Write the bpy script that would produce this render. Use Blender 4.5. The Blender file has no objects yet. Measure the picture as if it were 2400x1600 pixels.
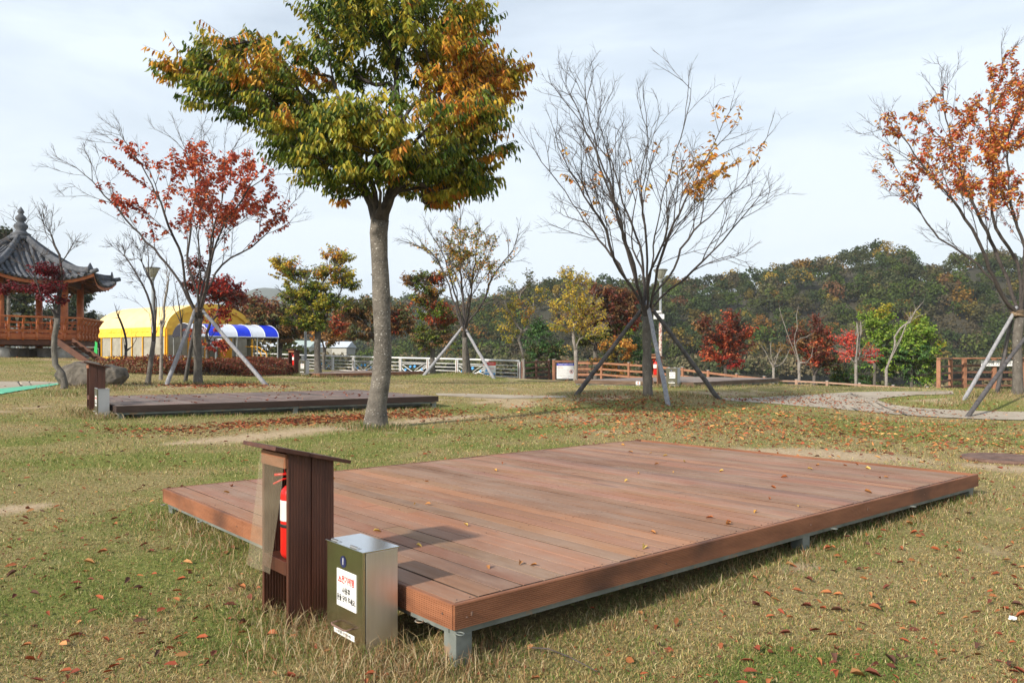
import bpy, bmesh, math, random
import numpy as np
from mathutils import Vector, Matrix
R = math.radians
random.seed(7); rng = np.random.default_rng(7)
S = bpy.context.scene; COL = S.collection

# ---------------------------------------------------------------- camera, sky, sun
CAMH, F, HY = 1.5, 1855.0, 838.0          # eye height, focal length in photo pixels, horizon row
cd = bpy.data.cameras.new('camera'); cam = bpy.data.objects.new('camera', cd); COL.objects.link(cam)
cam.location = (0, 0, CAMH); cam.rotation_euler = (R(90), 0, 0)
cd.sensor_width = 36; cd.lens = 36 * F / 2400; cd.shift_y = (HY - 800) / 2400
cd.clip_start = .05; cd.clip_end = 9000
S.camera = cam
SUN_EL, SUN_AZ = 30.0, 225.0              # from behind the camera, on the left
w = bpy.data.worlds.new('World'); S.world = w; w.use_nodes = True
nt = w.node_tree; N = nt.nodes; L = nt.links; N.clear()
out = N.new('ShaderNodeOutputWorld'); bg = N.new('ShaderNodeBackground')
sky = N.new('ShaderNodeTexSky'); sky.sky_type = 'NISHITA'; sky.sun_disc = False
sky.sun_elevation = R(SUN_EL); sky.sun_rotation = R(SUN_AZ); sky.air_density = 1; sky.dust_density = 1.5
tc = N.new('ShaderNodeTexCoord'); mp = N.new('ShaderNodeMapping'); mp.inputs['Scale'].default_value = (1, 1, 3.5)
nz = N.new('ShaderNodeTexNoise'); nz.inputs['Scale'].default_value = 1.6; nz.inputs['Detail'].default_value = 7; nz.inputs['Roughness'].default_value = .55; nz.inputs['Distortion'].default_value = .4
L.new(tc.outputs['Generated'], mp.inputs[0]); L.new(mp.outputs[0], nz.inputs[0])
cr = N.new('ShaderNodeValToRGB'); cr.color_ramp.elements[0].position = .30; cr.color_ramp.elements[0].color = (.38, .38, .38, 1)
cr.color_ramp.elements[1].position = .62; cr.color_ramp.elements[1].color = (.97, .97, .97, 1)
L.new(nz.outputs[0], cr.inputs[0])
sx = N.new('ShaderNodeSeparateXYZ'); L.new(tc.outputs['Generated'], sx.inputs[0])
mr = N.new('ShaderNodeMapRange'); mr.inputs[1].default_value = .40; mr.inputs[2].default_value = .95; mr.inputs[3].default_value = 1; mr.inputs[4].default_value = .30
L.new(sx.outputs[2], mr.inputs[0])
mm = N.new('ShaderNodeMath'); mm.operation = 'MULTIPLY'; L.new(cr.outputs[0], mm.inputs[0]); L.new(mr.outputs[0], mm.inputs[1])
# thin high cloud: paler-blue grey low down, white higher up
cc = N.new('ShaderNodeValToRGB'); e = cc.color_ramp.elements
e[0].position = 0; e[0].color = (6.8, 7.75, 9.2, 1); e[1].position = .42; e[1].color = (6.9, 7.8, 8.8, 1)
e2_ = cc.color_ramp.elements.new(.16); e2_.color = (7.2, 8.05, 9.0, 1)
L.new(sx.outputs[2], cc.inputs[0])
mx = N.new('ShaderNodeMix'); mx.data_type = 'RGBA'
L.new(mm.outputs[0], mx.inputs['Factor']); L.new(sky.outputs[0], mx.inputs['A']); L.new(cc.outputs[0], mx.inputs['B'])
L.new(mx.outputs['Result'], bg.inputs[0]); bg.inputs[1].default_value = .10; L.new(bg.outputs[0], out.inputs[0])
sd = bpy.data.lights.new('sun', 'SUN'); so = bpy.data.objects.new('sun', sd); COL.objects.link(so)
sd.energy = 4.6; sd.angle = R(2.2); sd.color = (1, .92, .80)
so.location = (-20, -20, 20)
so.rotation_euler = Vector((math.sin(R(SUN_AZ)) * math.cos(R(SUN_EL)), math.cos(R(SUN_AZ)) * math.cos(R(SUN_EL)), math.sin(R(SUN_EL)))).to_track_quat('Z', 'Y').to_euler()
S.view_settings.view_transform = 'Standard'; S.view_settings.look = 'None'
S.view_settings.exposure = 0.42; S.view_settings.gamma = 1
S.render.engine = 'CYCLES'
S.cycles.volume_bounces = 1; S.cycles.max_bounces = 6; S.cycles.transparent_max_bounces = 8
S.cycles.diffuse_bounces = 3

# ---------------------------------------------------------------- helpers
def Wp(px, py, d):
    return Vector(((px - 1200) / F * d, d, CAMH + (HY - py) / F * d))
def tag(o, label=None, cat=None, group=None, kind=None):
    if label: o['label'] = label
    if cat: o['category'] = cat
    if group: o['group'] = group
    if kind: o['kind'] = kind
    return o
def empty(name, loc, rz=0, label=None, cat=None, group=None, sc=1):
    o = bpy.data.objects.new(name, None); COL.objects.link(o)
    o.location = loc; o.rotation_euler = (0, 0, rz); o.scale = (sc, sc, sc); o.empty_display_size = .2
    return tag(o, label, cat, group)
def link_mesh(name, me, mat, parent=None):
    o = bpy.data.objects.new(name, me); COL.objects.link(o)
    if mat and not me.materials: me.materials.append(mat)
    if parent: o.parent = parent
    return o
def smooth(me):
    me.polygons.foreach_set('use_smooth', [True] * len(me.polygons))
class MB:
    """mesh builder"""
    def __init__(s): s.v = []; s.f = []; s.c = []
    def add(s, vs, fs, col=None):
        b = len(s.v); s.v += [tuple(v) for v in vs]; s.f += [tuple(i + b for i in f) for f in fs]
        s.c += [col or (1, 1, 1)] * len(vs); return s
    def box(s, x0, x1, y0, y1, z0, z1, M=None, col=None, ch=0):
        vs = [Vector((x, y, z)) for z in (z0, z1) for y in (y0, y1) for x in (x0, x1)]
        if M: vs = [M @ v for v in vs]
        return s.add(vs, [(0, 2, 3, 1), (4, 5, 7, 6), (0, 1, 5, 4), (2, 6, 7, 3), (0, 4, 6, 2), (1, 3, 7, 5)], col)
    def bar(s, a, b, w, h=None, col=None, up=(0, 0, 1)):
        a = Vector(a); b = Vector(b); h = h or w; d = (b - a); l = d.length; d.normalize()
        u = Vector(up)
        if abs(d.dot(u)) > .98: u = Vector((1, 0, 0))
        sx = d.cross(u).normalized(); sz = sx.cross(d)
        M = Matrix((sx, d, sz)).transposed().to_4x4(); M.translation = a
        return s.box(-w / 2, w / 2, 0, l, -h / 2, h / 2, M, col)
    def tube(s, pts, rs, n=8, cap=True, col=None):
        pts = [Vector(p) for p in pts]
        if not hasattr(rs, '__len__'): rs = [rs] * len(pts)
        vs = []; ref = None
        for i, p in enumerate(pts):
            t = (pts[min(i + 1, len(pts) - 1)] - pts[max(i - 1, 0)])
            if t.length < 1e-9: t = Vector((0, 0, 1))
            t.normalize()
            if ref is None: ref = Vector((1, 0, 0)) if abs(t.x) < .8 else Vector((0, 1, 0))
            a = (ref - t * ref.dot(t)).normalized(); b = t.cross(a); ref = a
            for k in range(n):
                an = 2 * math.pi * k / n
                vs.append(p + (a * math.cos(an) + b * math.sin(an)) * rs[i])
        fs = []
        for i in range(len(pts) - 1):
            for k in range(n):
                k2 = (k + 1) % n
                fs.append((i * n + k, i * n + k2, (i + 1) * n + k2, (i + 1) * n + k))
        if cap: fs.append(tuple(range(n - 1, -1, -1))); fs.append(tuple((len(pts) - 1) * n + k for k in range(n)))
        return s.add(vs, fs, col)
    def lathe(s, prof, c=(0, 0, 0), n=16, col=None):
        c = Vector(c); vs = []; fs = []
        for r, z in prof:
            for k in range(n):
                a = 2 * math.pi * k / n; vs.append(c + Vector((r * math.cos(a), r * math.sin(a), z)))
        for i in range(len(prof) - 1):
            for k in range(n):
                k2 = (k + 1) % n; fs.append((i * n + k, i * n + k2, (i + 1) * n + k2, (i + 1) * n + k))
        fs.append(tuple(range(n - 1, -1, -1))); fs.append(tuple((len(prof) - 1) * n + k for k in range(n)))
        return s.add(vs, fs, col)
    def prism(s, prof, y0, y1, M=None, col=None):
        """profile in (x,z), extruded along y"""
        n = len(prof); vs = [Vector((p[0], y, p[1])) for y in (y0, y1) for p in prof]
        if M: vs = [M @ v for v in vs]
        return s.add(vs, [(i, (i + 1) % n, n + (i + 1) % n, n + i) for i in range(n)] + [tuple(range(n - 1, -1, -1)), tuple(range(n, 2 * n))], col)
    def mesh(s, name):
        me = bpy.data.meshes.new(name); me.from_pydata(s.v, [], s.f); me.update()
        at = me.color_attributes.new('col', 'FLOAT_COLOR', 'POINT')
        at.data.foreach_set('color', np.c_[np.array(s.c, dtype=np.float32), np.ones(len(s.c), dtype=np.float32)].ravel())
        return me
    def build(s, name, mat, parent=None, sm=False, bev=0, recalc=True):
        me = s.mesh(name)
        if recalc:
            bm = bmesh.new(); bm.from_mesh(me); bmesh.ops.recalc_face_normals(bm, faces=bm.faces)
            bm.to_mesh(me); bm.free()
        if sm: smooth(me)
        o = link_mesh(name, me, mat, parent)
        if bev:
            m = o.modifiers.new('bevel', 'BEVEL'); m.width = bev; m.segments = 2; m.limit_method = 'ANGLE'
        return o
def npmesh(name, V, faces_n, nper, mat, cols=None, parent=None, sm=False):
    """V (n,3) verts, faces_n (m,nper) index array"""
    me = bpy.data.meshes.new(name); V = np.asarray(V, np.float32); Fa = np.asarray(faces_n, np.int32)
    me.vertices.add(len(V)); me.vertices.foreach_set('co', V.ravel())
    me.loops.add(Fa.size); me.loops.foreach_set('vertex_index', Fa.ravel())
    me.polygons.add(len(Fa)); me.polygons.foreach_set('loop_start', np.arange(0, Fa.size, nper, dtype=np.int32))
    if sm: me.polygons.foreach_set('use_smooth', np.ones(len(Fa), bool))
    me.update(calc_edges=True)
    if cols is not None:
        at = me.color_attributes.new('col', 'FLOAT_COLOR', 'POINT')
        at.data.foreach_set('color', np.c_[cols, np.ones(len(cols))].astype(np.float32).ravel())
    return link_mesh(name, me, mat, parent)
def unit(a): return a / (np.linalg.norm(a, axis=1, keepdims=True) + 1e-9)
def leafmesh(name, P, D, Nn, Ln, wr, C, mat, parent=None, fold=.25, curl=.15, simple=False):
    P = np.asarray(P, float); D = unit(np.asarray(D, float)); Nn = np.asarray(Nn, float)
    Nn = unit(Nn - D * (Nn * D).sum(1, keepdims=True)); B = np.cross(D, Nn); Ln = np.asarray(Ln)[:, None]; n = len(P)
    W2 = Ln * (wr if np.isscalar(wr) else np.asarray(wr)[:, None]) * .5
    if simple:
        V = np.stack([P, P + D * Ln * .5 + B * W2 + Nn * W2 * fold, P + D * Ln - Nn * Ln * curl, P + D * Ln * .5 - B * W2 + Nn * W2 * fold], 1)
        idx = np.arange(n)[:, None] * 4; Fa = np.concatenate([idx + [0, 1, 2], idx + [0, 2, 3]], 0); k = 4; nper = 3
    else:
        V = np.stack([P, P + D * Ln * .3 + B * W2 + Nn * W2 * fold, P + D * Ln * .68 + B * W2 * .75 + Nn * (W2 * fold - Ln * curl * .4),
                      P + D * Ln - Nn * Ln * curl, P + D * Ln * .68 - B * W2 * .75 + Nn * (W2 * fold - Ln * curl * .4), P + D * Ln * .3 - B * W2 + Nn * W2 * fold], 1)
        idx = np.arange(n)[:, None] * 6; Fa = np.concatenate([idx + [0, 1, 2, 3], idx + [0, 3, 4, 5]], 0); k = 6; nper = 4
    cols = np.repeat(np.asarray(C, float), k, 0)
    return npmesh(name, V.reshape(-1, 3), Fa, nper, mat, cols, parent)
def clump_quads(P, Nn, size):
    """randomly turned quads at P facing Nn -> verts, faces"""
    n = len(P); r = rng.normal(size=(n, 3)); T = unit(np.cross(Nn, r)); B = np.cross(unit(Nn), T); s = np.asarray(size)[:, None] * .5
    s2 = s * rng.uniform(.5, 1, (n, 1))
    V = np.stack([P - T * s, P - B * s2, P + T * s, P + B * s2], 1).reshape(-1, 3)
    return V, np.arange(n * 4).reshape(-1, 4)

# ---------------------------------------------------------------- materials
def mat(name, c, c2=None, scale=6, rough=.7, metal=0, bump=0, bscale=40, stretch=(1, 1, 1), attr=False, detail=6, lo=.35, hi=.65, c3=None, s3=30, t3=(.6, .7), spec=.5, coord='Object', bdist=.01, anis=0, rvar=0):
    m = bpy.data.materials.new(name); m.use_nodes = True; t = m.node_tree; n = t.nodes; l = t.links
    b = n['Principled BSDF']; b.inputs['Roughness'].default_value = rough; b.inputs['Metallic'].default_value = metal
    b.inputs['Specular IOR Level'].default_value = spec; b.inputs['Base Color'].default_value = (*c, 1)
    tcn = n.new('ShaderNodeTexCoord'); mpn = n.new('ShaderNodeMapping'); mpn.inputs['Scale'].default_value = stretch
    l.new(tcn.outputs[coord], mpn.inputs[0]); cur = None
    if c2:
        z = n.new('ShaderNodeTexNoise'); z.inputs['Scale'].default_value = scale; z.inputs['Detail'].default_value = detail; z.inputs['Roughness'].default_value = .62
        l.new(mpn.outputs[0], z.inputs[0]); rr = n.new('ShaderNodeValToRGB'); rr.color_ramp.elements[0].position = lo; rr.color_ramp.elements[1].position = hi
        rr.color_ramp.elements[0].color = (*c, 1); rr.color_ramp.elements[1].color = (*c2, 1); l.new(z.outputs[0], rr.inputs[0]); cur = rr.outputs[0]
    if c3:
        z = n.new('ShaderNodeTexNoise'); z.inputs['Scale'].default_value = s3; z.inputs['Detail'].default_value = 4
        l.new(tcn.outputs[coord], z.inputs[0]); q = n.new('ShaderNodeMapRange'); q.inputs[1].default_value = t3[0]; q.inputs[2].default_value = t3[1]; l.new(z.outputs[0], q.inputs[0])
        x = n.new('ShaderNodeMix'); x.data_type = 'RGBA'; l.new(q.outputs[0], x.inputs['Factor'])
        if cur: l.new(cur, x.inputs['A'])
        else: x.inputs['A'].default_value = (*c, 1)
        x.inputs['B'].default_value = (*c3, 1); cur = x.outputs['Result']
    if attr:
        a = n.new('ShaderNodeAttribute'); a.attribute_name = 'col'; x = n.new('ShaderNodeMix'); x.data_type = 'RGBA'; x.blend_type = 'MULTIPLY'; x.inputs['Factor'].default_value = 1
        if cur: l.new(cur, x.inputs['A'])
        else: x.inputs['A'].default_value = (*c, 1)
        l.new(a.outputs['Color'], x.inputs['B']); cur = x.outputs['Result']
    if cur: l.new(cur, b.inputs['Base Color'])
    if rvar:
        z = n.new('ShaderNodeTexNoise'); z.inputs['Scale'].default_value = scale * 1.7; z.inputs['Detail'].default_value = 5; l.new(mpn.outputs[0], z.inputs[0])
        q = n.new('ShaderNodeMapRange'); q.inputs[3].default_value = rough - rvar; q.inputs[4].default_value = rough + rvar; l.new(z.outputs[0], q.inputs[0]); l.new(q.outputs[0], b.inputs['Roughness'])
    if bump:
        z = n.new('ShaderNodeTexNoise'); z.inputs['Scale'].default_value = bscale; z.inputs['Detail'].default_value = 6; l.new(mpn.outputs[0], z.inputs[0])
        bb = n.new('ShaderNodeBump'); bb.inputs['Strength'].default_value = bump; bb.inputs['Distance'].default_value = bdist; l.new(z.outputs[0], bb.inputs['Height']); l.new(bb.outputs[0], b.inputs['Normal'])
    return m
def leafmat(name, tr=.35, rough=.5, spec=.3):
    m = bpy.data.materials.new(name); m.use_nodes = True; t = m.node_tree; n = t.nodes; l = t.links
    b = n['Principled BSDF']; b.inputs['Roughness'].default_value = rough; b.inputs['Specular IOR Level'].default_value = spec
    a = n.new('ShaderNodeAttribute'); a.attribute_name = 'col'; l.new(a.outputs['Color'], b.inputs['Base Color'])
    if tr:
        T = n.new('ShaderNodeBsdfTranslucent'); l.new(a.outputs['Color'], T.inputs[0]); x = n.new('ShaderNodeMixShader'); x.inputs[0].default_value = tr
        l.new(b.outputs[0], x.inputs[1]); l.new(T.outputs[0], x.inputs[2]); l.new(x.outputs[0], n['Material Output'].inputs[0])
    return m
M = dict(
    leaf=leafmat('leaf'), grass=leafmat('grass_blade', .3, .6), forest=leafmat('forest_leaf', .15, .8, spec=.05), litter=leafmat('dry_leaf', .1, .75),
    limb=mat('dark_limb_bark', (.035, .028, .026), (.075, .062, .056), 12, .9, bump=.6),
    bark=mat('bark', (.075, .065, .055), (.15, .135, .115), 9, .9, bump=.8, bscale=26, stretch=(1, 1, .5), c3=(.34, .33, .29), s3=26, t3=(.64, .72), bdist=.02),
    barkbig=mat('bark_smooth', (.058, .050, .042), (.21, .185, .155), 4.5, .9, bump=1, bscale=26, stretch=(1, 1, 1.5), lo=.25, hi=.75, c3=(.46, .44, .40), s3=30, t3=(.62, .69), bdist=.02),
    twig=mat('twig_bark', (.055, .042, .038), (.10, .08, .07), 20, .9),
    twigpale=mat('pale_twig_bark', (.16, .14, .12), (.30, .27, .24), 12, .9, bump=.5),
    fascia=mat('fascia_wood', (.19, .072, .033), (.33, .135, .065), 3, .6, c3=(.10, .045, .028), s3=1.6, t3=(.55, .75), bump=.3, bscale=40, stretch=(.6, .6, 4), bdist=.003),
    fasciadark=mat('dark_fascia_wood', (.035, .019, .014), (.062, .036, .027), 3, .7, bump=.3, bscale=40, stretch=(.6, .6, 4), bdist=.003),
    fasciaolive=mat('weathered_fascia_wood', (.10, .058, .035), (.19, .125, .08), 3, .75, bump=.3, stretch=(.6, .6, 4)),
    cabwood=mat('stained_cabinet_wood', (.055, .017, .009), (.115, .038, .020), 4, .55, bump=.3, bscale=50, stretch=(3, 3, .4), bdist=.003),
    galv=mat('galvanised_steel', (.13, .15, .14), (.23, .25, .23), 5, .6, .2, bump=.1, c3=(.30, .21, .14), s3=7, t3=(.60, .66)),
    steel=mat('brushed_stainless_steel', (.70, .68, .66), (.78, .76, .74), 3, .36, 1, bump=.05, bscale=120, stretch=(8, 8, 1), bdist=.001, rvar=.08),
    olive=mat('stainless_door', (.60, .60, .52), (.66, .66, .58), 3, .22, 1, bump=.03, bscale=100, stretch=(8, 8, 1), bdist=.001),
    steeltop=mat('polished_lid', (.62, .65, .69), (.70, .72, .75), 4, .16, 1, bump=.03, bscale=9, bdist=.004),
    white=mat('white_enamel', (.80, .80, .80), (.70, .71, .72), 5, .4, bump=.05),
    paper=mat('sign_white', (.82, .82, .80), rough=.45), red=mat('red_paint', (.72, .02, .015), rough=.28), redtext=mat('red_lettering', (.55, .03, .02), rough=.5),
    black=mat('black_lettering', (.02, .02, .02), rough=.5), navy=mat('navy_disc', (.02, .025, .09), rough=.4), blue=mat('blue_print', (.03, .04, .42), rough=.4),
    bluefl=mat('sky_blue_enamel', (.10, .38, .78), rough=.4), rubber=mat('black_rubber', (.02, .02, .02), rough=.6), greytext=mat('grey_lettering', (.35, .35, .38), rough=.5),
    fence=mat('orange_brown_timber', (.24, .105, .055), (.36, .17, .095), 5, .7, bump=.3, bscale=30, stretch=(1, 1, 1)),
    fencedark=mat('dark_timber', (.11, .048, .03), (.17, .08, .05), 5, .7, bump=.3, bscale=30),
    fencepink=mat('faded_timber', (.33, .20, .14), (.43, .28, .20), 5, .8, bump=.3, bscale=30),
    stake=mat('weathered_stake', (.20, .20, .215), (.36, .36, .38), 8, .85, bump=.5, bscale=30, stretch=(3, 3, 1)),
    stakedark=mat('dark_stake', (.05, .045, .045), (.12, .11, .11), 8, .8, bump=.5, bscale=30),
    tiles=mat('roof_tile', (.040, .046, .058), (.115, .122, .138), 3, .75, bump=.6, bscale=18, c3=(.20, .185, .16), s3=4, t3=(.58, .75), bdist=.03),
    pavwood=mat('pavilion_timber', (.36, .095, .028), (.54, .17, .052), 3, .55, bump=.2, bscale=20),
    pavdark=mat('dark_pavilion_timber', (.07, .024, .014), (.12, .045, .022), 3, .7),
    stone=mat('pale_stone', (.35, .34, .32), (.50, .49, .46), 6, .9, bump=.5),
    rock=mat('boulder_rock', (.06, .05, .04), (.19, .165, .135), 2.2, .95, bump=1, bscale=9, c3=(.05, .045, .04), s3=3, t3=(.55, .7), bdist=.05),
    ycream=mat('cream_canvas', (.86, .63, .27), (.90, .69, .34), 2, .6, bump=.2, bscale=3, bdist=.05), yellow=mat('yellow_canvas', (.86, .47, .03), (.92, .54, .05), 2, .6, bump=.4, bscale=4, bdist=.05),
    yframe=mat('yellow_paint', (.85, .42, .02), rough=.5), mesh=mat('grey_window_sheet', (.27, .25, .20), (.38, .36, .30), 3, .35), green=mat('green_vinyl', (.02, .38, .08), rough=.5),
    bluesheet=mat('blue_sheet', (.008, .03, .62), (.015, .05, .7), 3, .35), whitesheet=mat('white_sheet', (.62, .67, .76), (.72, .76, .84), 3, .35), openshade=mat('painted_opening_shade', (.015, .016, .03), rough=.8),  # last one: flat dark colour for the shade inside the canopy's open end
    greypaint=mat('grey_pole_paint', (.20, .22, .23), (.30, .31, .31), 8, .5), rustpaint=mat('peeling_pole_paint', (.30, .12, .09), (.62, .56, .50), 12, .7, lo=.45, hi=.55), glasslamp=mat('frosted_lamp_glass', (.45, .46, .42), rough=.3),
    path=mat('concrete_path', (.34, .285, .215), (.43, .37, .29), 3, .9, bump=.6, bscale=70, c3=(.30, .24, .17), s3=1.2, t3=(.5, .7)),
    iron=mat('rusty_iron', (.10, .055, .04), (.20, .12, .09), 6, .85, bump=.8, bscale=20),
    roofmetal=mat('pale_roof_sheet', (.55, .60, .66), (.66, .70, .75), 3, .5), wallpale=mat('pale_wall', (.5, .48, .42), rough=.8), roofgreen=mat('green_roof_sheet', (.42, .50, .46), rough=.5),
    water=mat('river_water', (.03, .04, .04), rough=.08), greenedge=mat('green_kerb_paint', (.10, .42, .26), (.14, .5, .32), 5, .8),
)

def deck_mat():
    m = bpy.data.materials.new('deck_wood'); m.use_nodes = True; t = m.node_tree; n = t.nodes; l = t.links; b = n['Principled BSDF']; b.inputs['Roughness'].default_value = .6; b.inputs['Specular IOR Level'].default_value = .35
    tcn = n.new('ShaderNodeTexCoord')
    def noise(st, s, d=5, r=.6):
        mp_ = n.new('ShaderNodeMapping'); mp_.inputs['Scale'].default_value = st; l.new(tcn.outputs['Object'], mp_.inputs[0]); z = n.new('ShaderNodeTexNoise'); z.inputs['Scale'].default_value = s; z.inputs['Detail'].default_value = d; z.inputs['Roughness'].default_value = r; l.new(mp_.outputs[0], z.inputs[0]); return z.outputs[0]
    def rng_(o, a, b_, c, d): q = n.new('ShaderNodeMapRange'); q.inputs[1].default_value = a; q.inputs[2].default_value = b_; q.inputs[3].default_value = c; q.inputs[4].default_value = d; l.new(o, q.inputs[0]); return q.outputs[0]
    def mul(a, o): x = n.new('ShaderNodeVectorMath'); x.operation = 'SCALE'; l.new(a, x.inputs[0]); l.new(o, x.inputs[3]); return x.outputs[0]
    def mixc(f, A, col): x = n.new('ShaderNodeMix'); x.data_type = 'RGBA'; l.new(f, x.inputs['Factor']); l.new(A, x.inputs['A']); x.inputs['B'].default_value = (*col, 1); return x.outputs['Result']
    a = n.new('ShaderNodeAttribute'); a.attribute_name = 'col'; c = a.outputs['Color']
    c = mul(c, rng_(noise((14, .5, 1), 5, 6, .7), .3, .7, .80, 1.18)); c = mul(c, rng_(noise((1, .35, 1), 1.1, 4), .35, .65, .82, 1.16))
    c = mixc(rng_(noise((1.6, .5, 1), 1.7, 5, .7), .42, .68, 0, .52), c, (.38, .275, .21)); c = mixc(rng_(noise((2.2, .35, 1), 2.3, 5, .7), .60, .72, 0, .55), c, (.11, .075, .065))
    c = mixc(rng_(noise((1, 1, 1), 45, 4), .70, .76, 0, .5), c, (.55, .50, .44)); l.new(c, b.inputs['Base Color'])
    w_ = n.new('ShaderNodeTexWave'); w_.bands_direction = 'X'; w_.inputs['Scale'].default_value = 9; l.new(tcn.outputs['Object'], w_.inputs[0])
    bb = n.new('ShaderNodeBump'); bb.inputs['Strength'].default_value = .3; bb.inputs['Distance'].default_value = .003; l.new(noise((12, .8, 1), 18, 6), bb.inputs['Height']); l.new(bb.outputs[0], b.inputs['Normal']); return m
M['deck'] = deck_mat()

# ---------------------------------------------------------------- terrain
CT = [(1090, 1575, 3.8), (0, 1600, 3.65), (2400, 1600, 3.65), (430, 1215, 6.9), (2280, 1168, 7.9), (1850, 1310, 5.72), (0, 1180, 7.6), (880, 1002, 13.4),
      (240, 982, 14.2), (1018, 960, 17.7), (1519, 930, 20.4), (1570, 948, 18.3), (1340, 926, 20.5), (1695, 936, 20.3), (2255, 978, 17.5), (2340, 1078, 10.7),
      (2252, 940, 20.5), (2385, 930, 20.6), (1590, 908, 24), (1826, 902, 29.3), (1352, 902, 27), (464, 900, 22.7), (387, 902, 21.5), (635, 904, 22), (215, 908, 20), (60, 905, 20),
      (0, 985, 13), (140, 838, 33), (0, 850, 28), (320, 845, 40), (450, 850, 42), (600, 860, 45), (689, 880, 30.5), (749, 885, 31), (1000, 882, 35), (1080, 878, 36.5),
      (1162, 889, 35.2), (1215, 892, 42), (1325, 893, 42), (1410, 893, 36), (1866, 907, 36), (2014, 913, 35), (2195, 915, 33), (2400, 916, 32), (765, 874, 50), (620, 864, 58), (100, 832, 50)]
cp = [tuple(Wp(*c)) for c in CT] + [(0, -6, -.12), (-14, -3, 0), (14, -3, 0), (-1.2, 4.5, 0.01), (24, 12, .1), (25, 30, .1), (-30, 30, 1.6), (-20, 10, .5)]
cp = np.array(cp)
def _U(r): return np.where(r > 1e-6, r * r * np.log(r + 1e-12), 0)
_n = len(cp); _K = _U(np.linalg.norm(cp[:, None, :2] - cp[None, :, :2], axis=2)) + np.eye(_n) * 2.0
_P = np.c_[np.ones(_n), cp[:, :2]]; _A = np.block([[_K, _P], [_P.T, np.zeros((3, 3))]])
_w = np.linalg.solve(_A, np.r_[cp[:, 2], 0, 0, 0])
FX = np.array([-80, -32, -18, -11.7, 0.3, 4, 6.5, 10, 12, 14, 17, 80.]); FY = np.array([64, 62, 58, 50, 42, 41, 37, 36, 34.5, 33, 33, 33.])
MOUND = [(3.44, 20.4, .10, 1.1), (13.1, 20.6, .16, 1.5), (-2.3, 36.2, .12, 1.2)]
def Gz(x, y):
    x = np.atleast_1d(np.asarray(x, float)); y = np.atleast_1d(np.asarray(y, float)); xc = np.clip(x, -34, 28); yc = np.clip(y, -6, 62); o = np.empty(len(x))
    for s in range(0, len(x), 20000):
        a = xc[s:s + 20000]; b = yc[s:s + 20000]
        r = np.hypot(a[:, None] - cp[None, :, 0], b[:, None] - cp[None, :, 1])
        o[s:s + 20000] = _U(r) @ _w[:_n] + _w[_n] + _w[_n + 1] * a + _w[_n + 2] * b
    o = np.clip(o, -.4, 2.0)
    for mx_, my_, am, sg in MOUND: o += am * np.exp(-((x - mx_) ** 2 + (y - my_) ** 2) / (2 * sg * sg))
    o += .012 * np.sin(x * 1.7 + .6 * y) * np.cos(y * 1.3 - .4 * x)
    t = np.clip((y - np.interp(x, FX, FY) - 1.5) / 11, 0, 1); t = t * t * (3 - 2 * t)
    return o * (1 - t) + t * -3.2
def G(x, y): return float(Gz(x, y)[0])
def P(px, py):
    ds = np.arange(1.5, 75, .1); z = CAMH + (HY - py) / F * ds; g = Gz((px - 1200) / F * ds, ds); k = np.where(z <= g)[0]
    d = ds[k[0]] if len(k) else 70.
    if len(k) and k[0] > 0:
        i = k[0]; a = z[i - 1] - g[i - 1]; b = z[i] - g[i]; d = ds[i - 1] + .1 * a / (a - b)
    return Vector(((px - 1200) / F * d, d, G((px - 1200) / F * d, d)))

def seg_dist(x, y, pl):
    best = np.full(len(x), 1e9); 
    for (x0, y0, w0), (x1, y1, w1) in zip(pl[:-1], pl[1:]):
        dx, dy = x1 - x0, y1 - y0; t = np.clip(((x - x0) * dx + (y - y0) * dy) / (dx * dx + dy * dy + 1e-9), 0, 1)
        d = np.hypot(x - x0 - t * dx, y - y0 - t * dy) / (w0 + (w1 - w0) * t); best = np.minimum(best, d)
    return best
def vnoise(x, y, s, seed=0):
    r = np.random.default_rng(seed); T = r.random((64, 64)); u = np.asarray(x) * s + 100; v = np.asarray(y) * s + 100
    i = np.floor(u).astype(int); j = np.floor(v).astype(int); fu = u - i; fv = v - j; fu = fu * fu * (3 - 2 * fu); fv = fv * fv * (3 - 2 * fv)
    g = lambda a, b: T[a % 64, b % 64]
    return (g(i, j) * (1 - fu) + g(i + 1, j) * fu) * (1 - fv) + (g(i, j + 1) * (1 - fu) + g(i + 1, j + 1) * fu) * fv
def wl(lst): return [(P(a, b).x, P(a, b).y, w_) for a, b, w_ in lst]
DIRT = [wl([(400, 1040, .2), (520, 1030, .42), (700, 1012, .55), (830, 1000, .5), (950, 990, .45), (1100, 975, .35)]), wl([(1740, 1055, .35), (1880, 1064, .95), (2060, 1072, .7)]), wl([(10, 1195, .25), (90, 1185, .18)]),
        wl([(2290, 1090, .3), (2400, 1100, .4)]), wl([(1380, 935, .5), (1450, 930, .45)]), wl([(440, 905, .8), (520, 903, .5)]), wl([(1860, 1330, .14), (1890, 1325, .1)])]
GREEN = [wl([(0, 1040, .4), (150, 1025, .5)]), wl([(1230, 960, .35), (1450, 957, .5)]), wl([(1880, 1580, .35), (1980, 1570, .3)]), wl([(700, 1025, .5), (960, 1015, .6)]), wl([(100, 1400, .7), (500, 1300, .5)]), wl([(2100, 990, .5), (2300, 1000, .5)]), wl([(560, 1480, .4), (640, 1500, .3)]), wl([(1300, 1000, .3), (1400, 1000, .3)]), wl([(150, 1080, .6), (600, 1075, .5)])]
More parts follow.
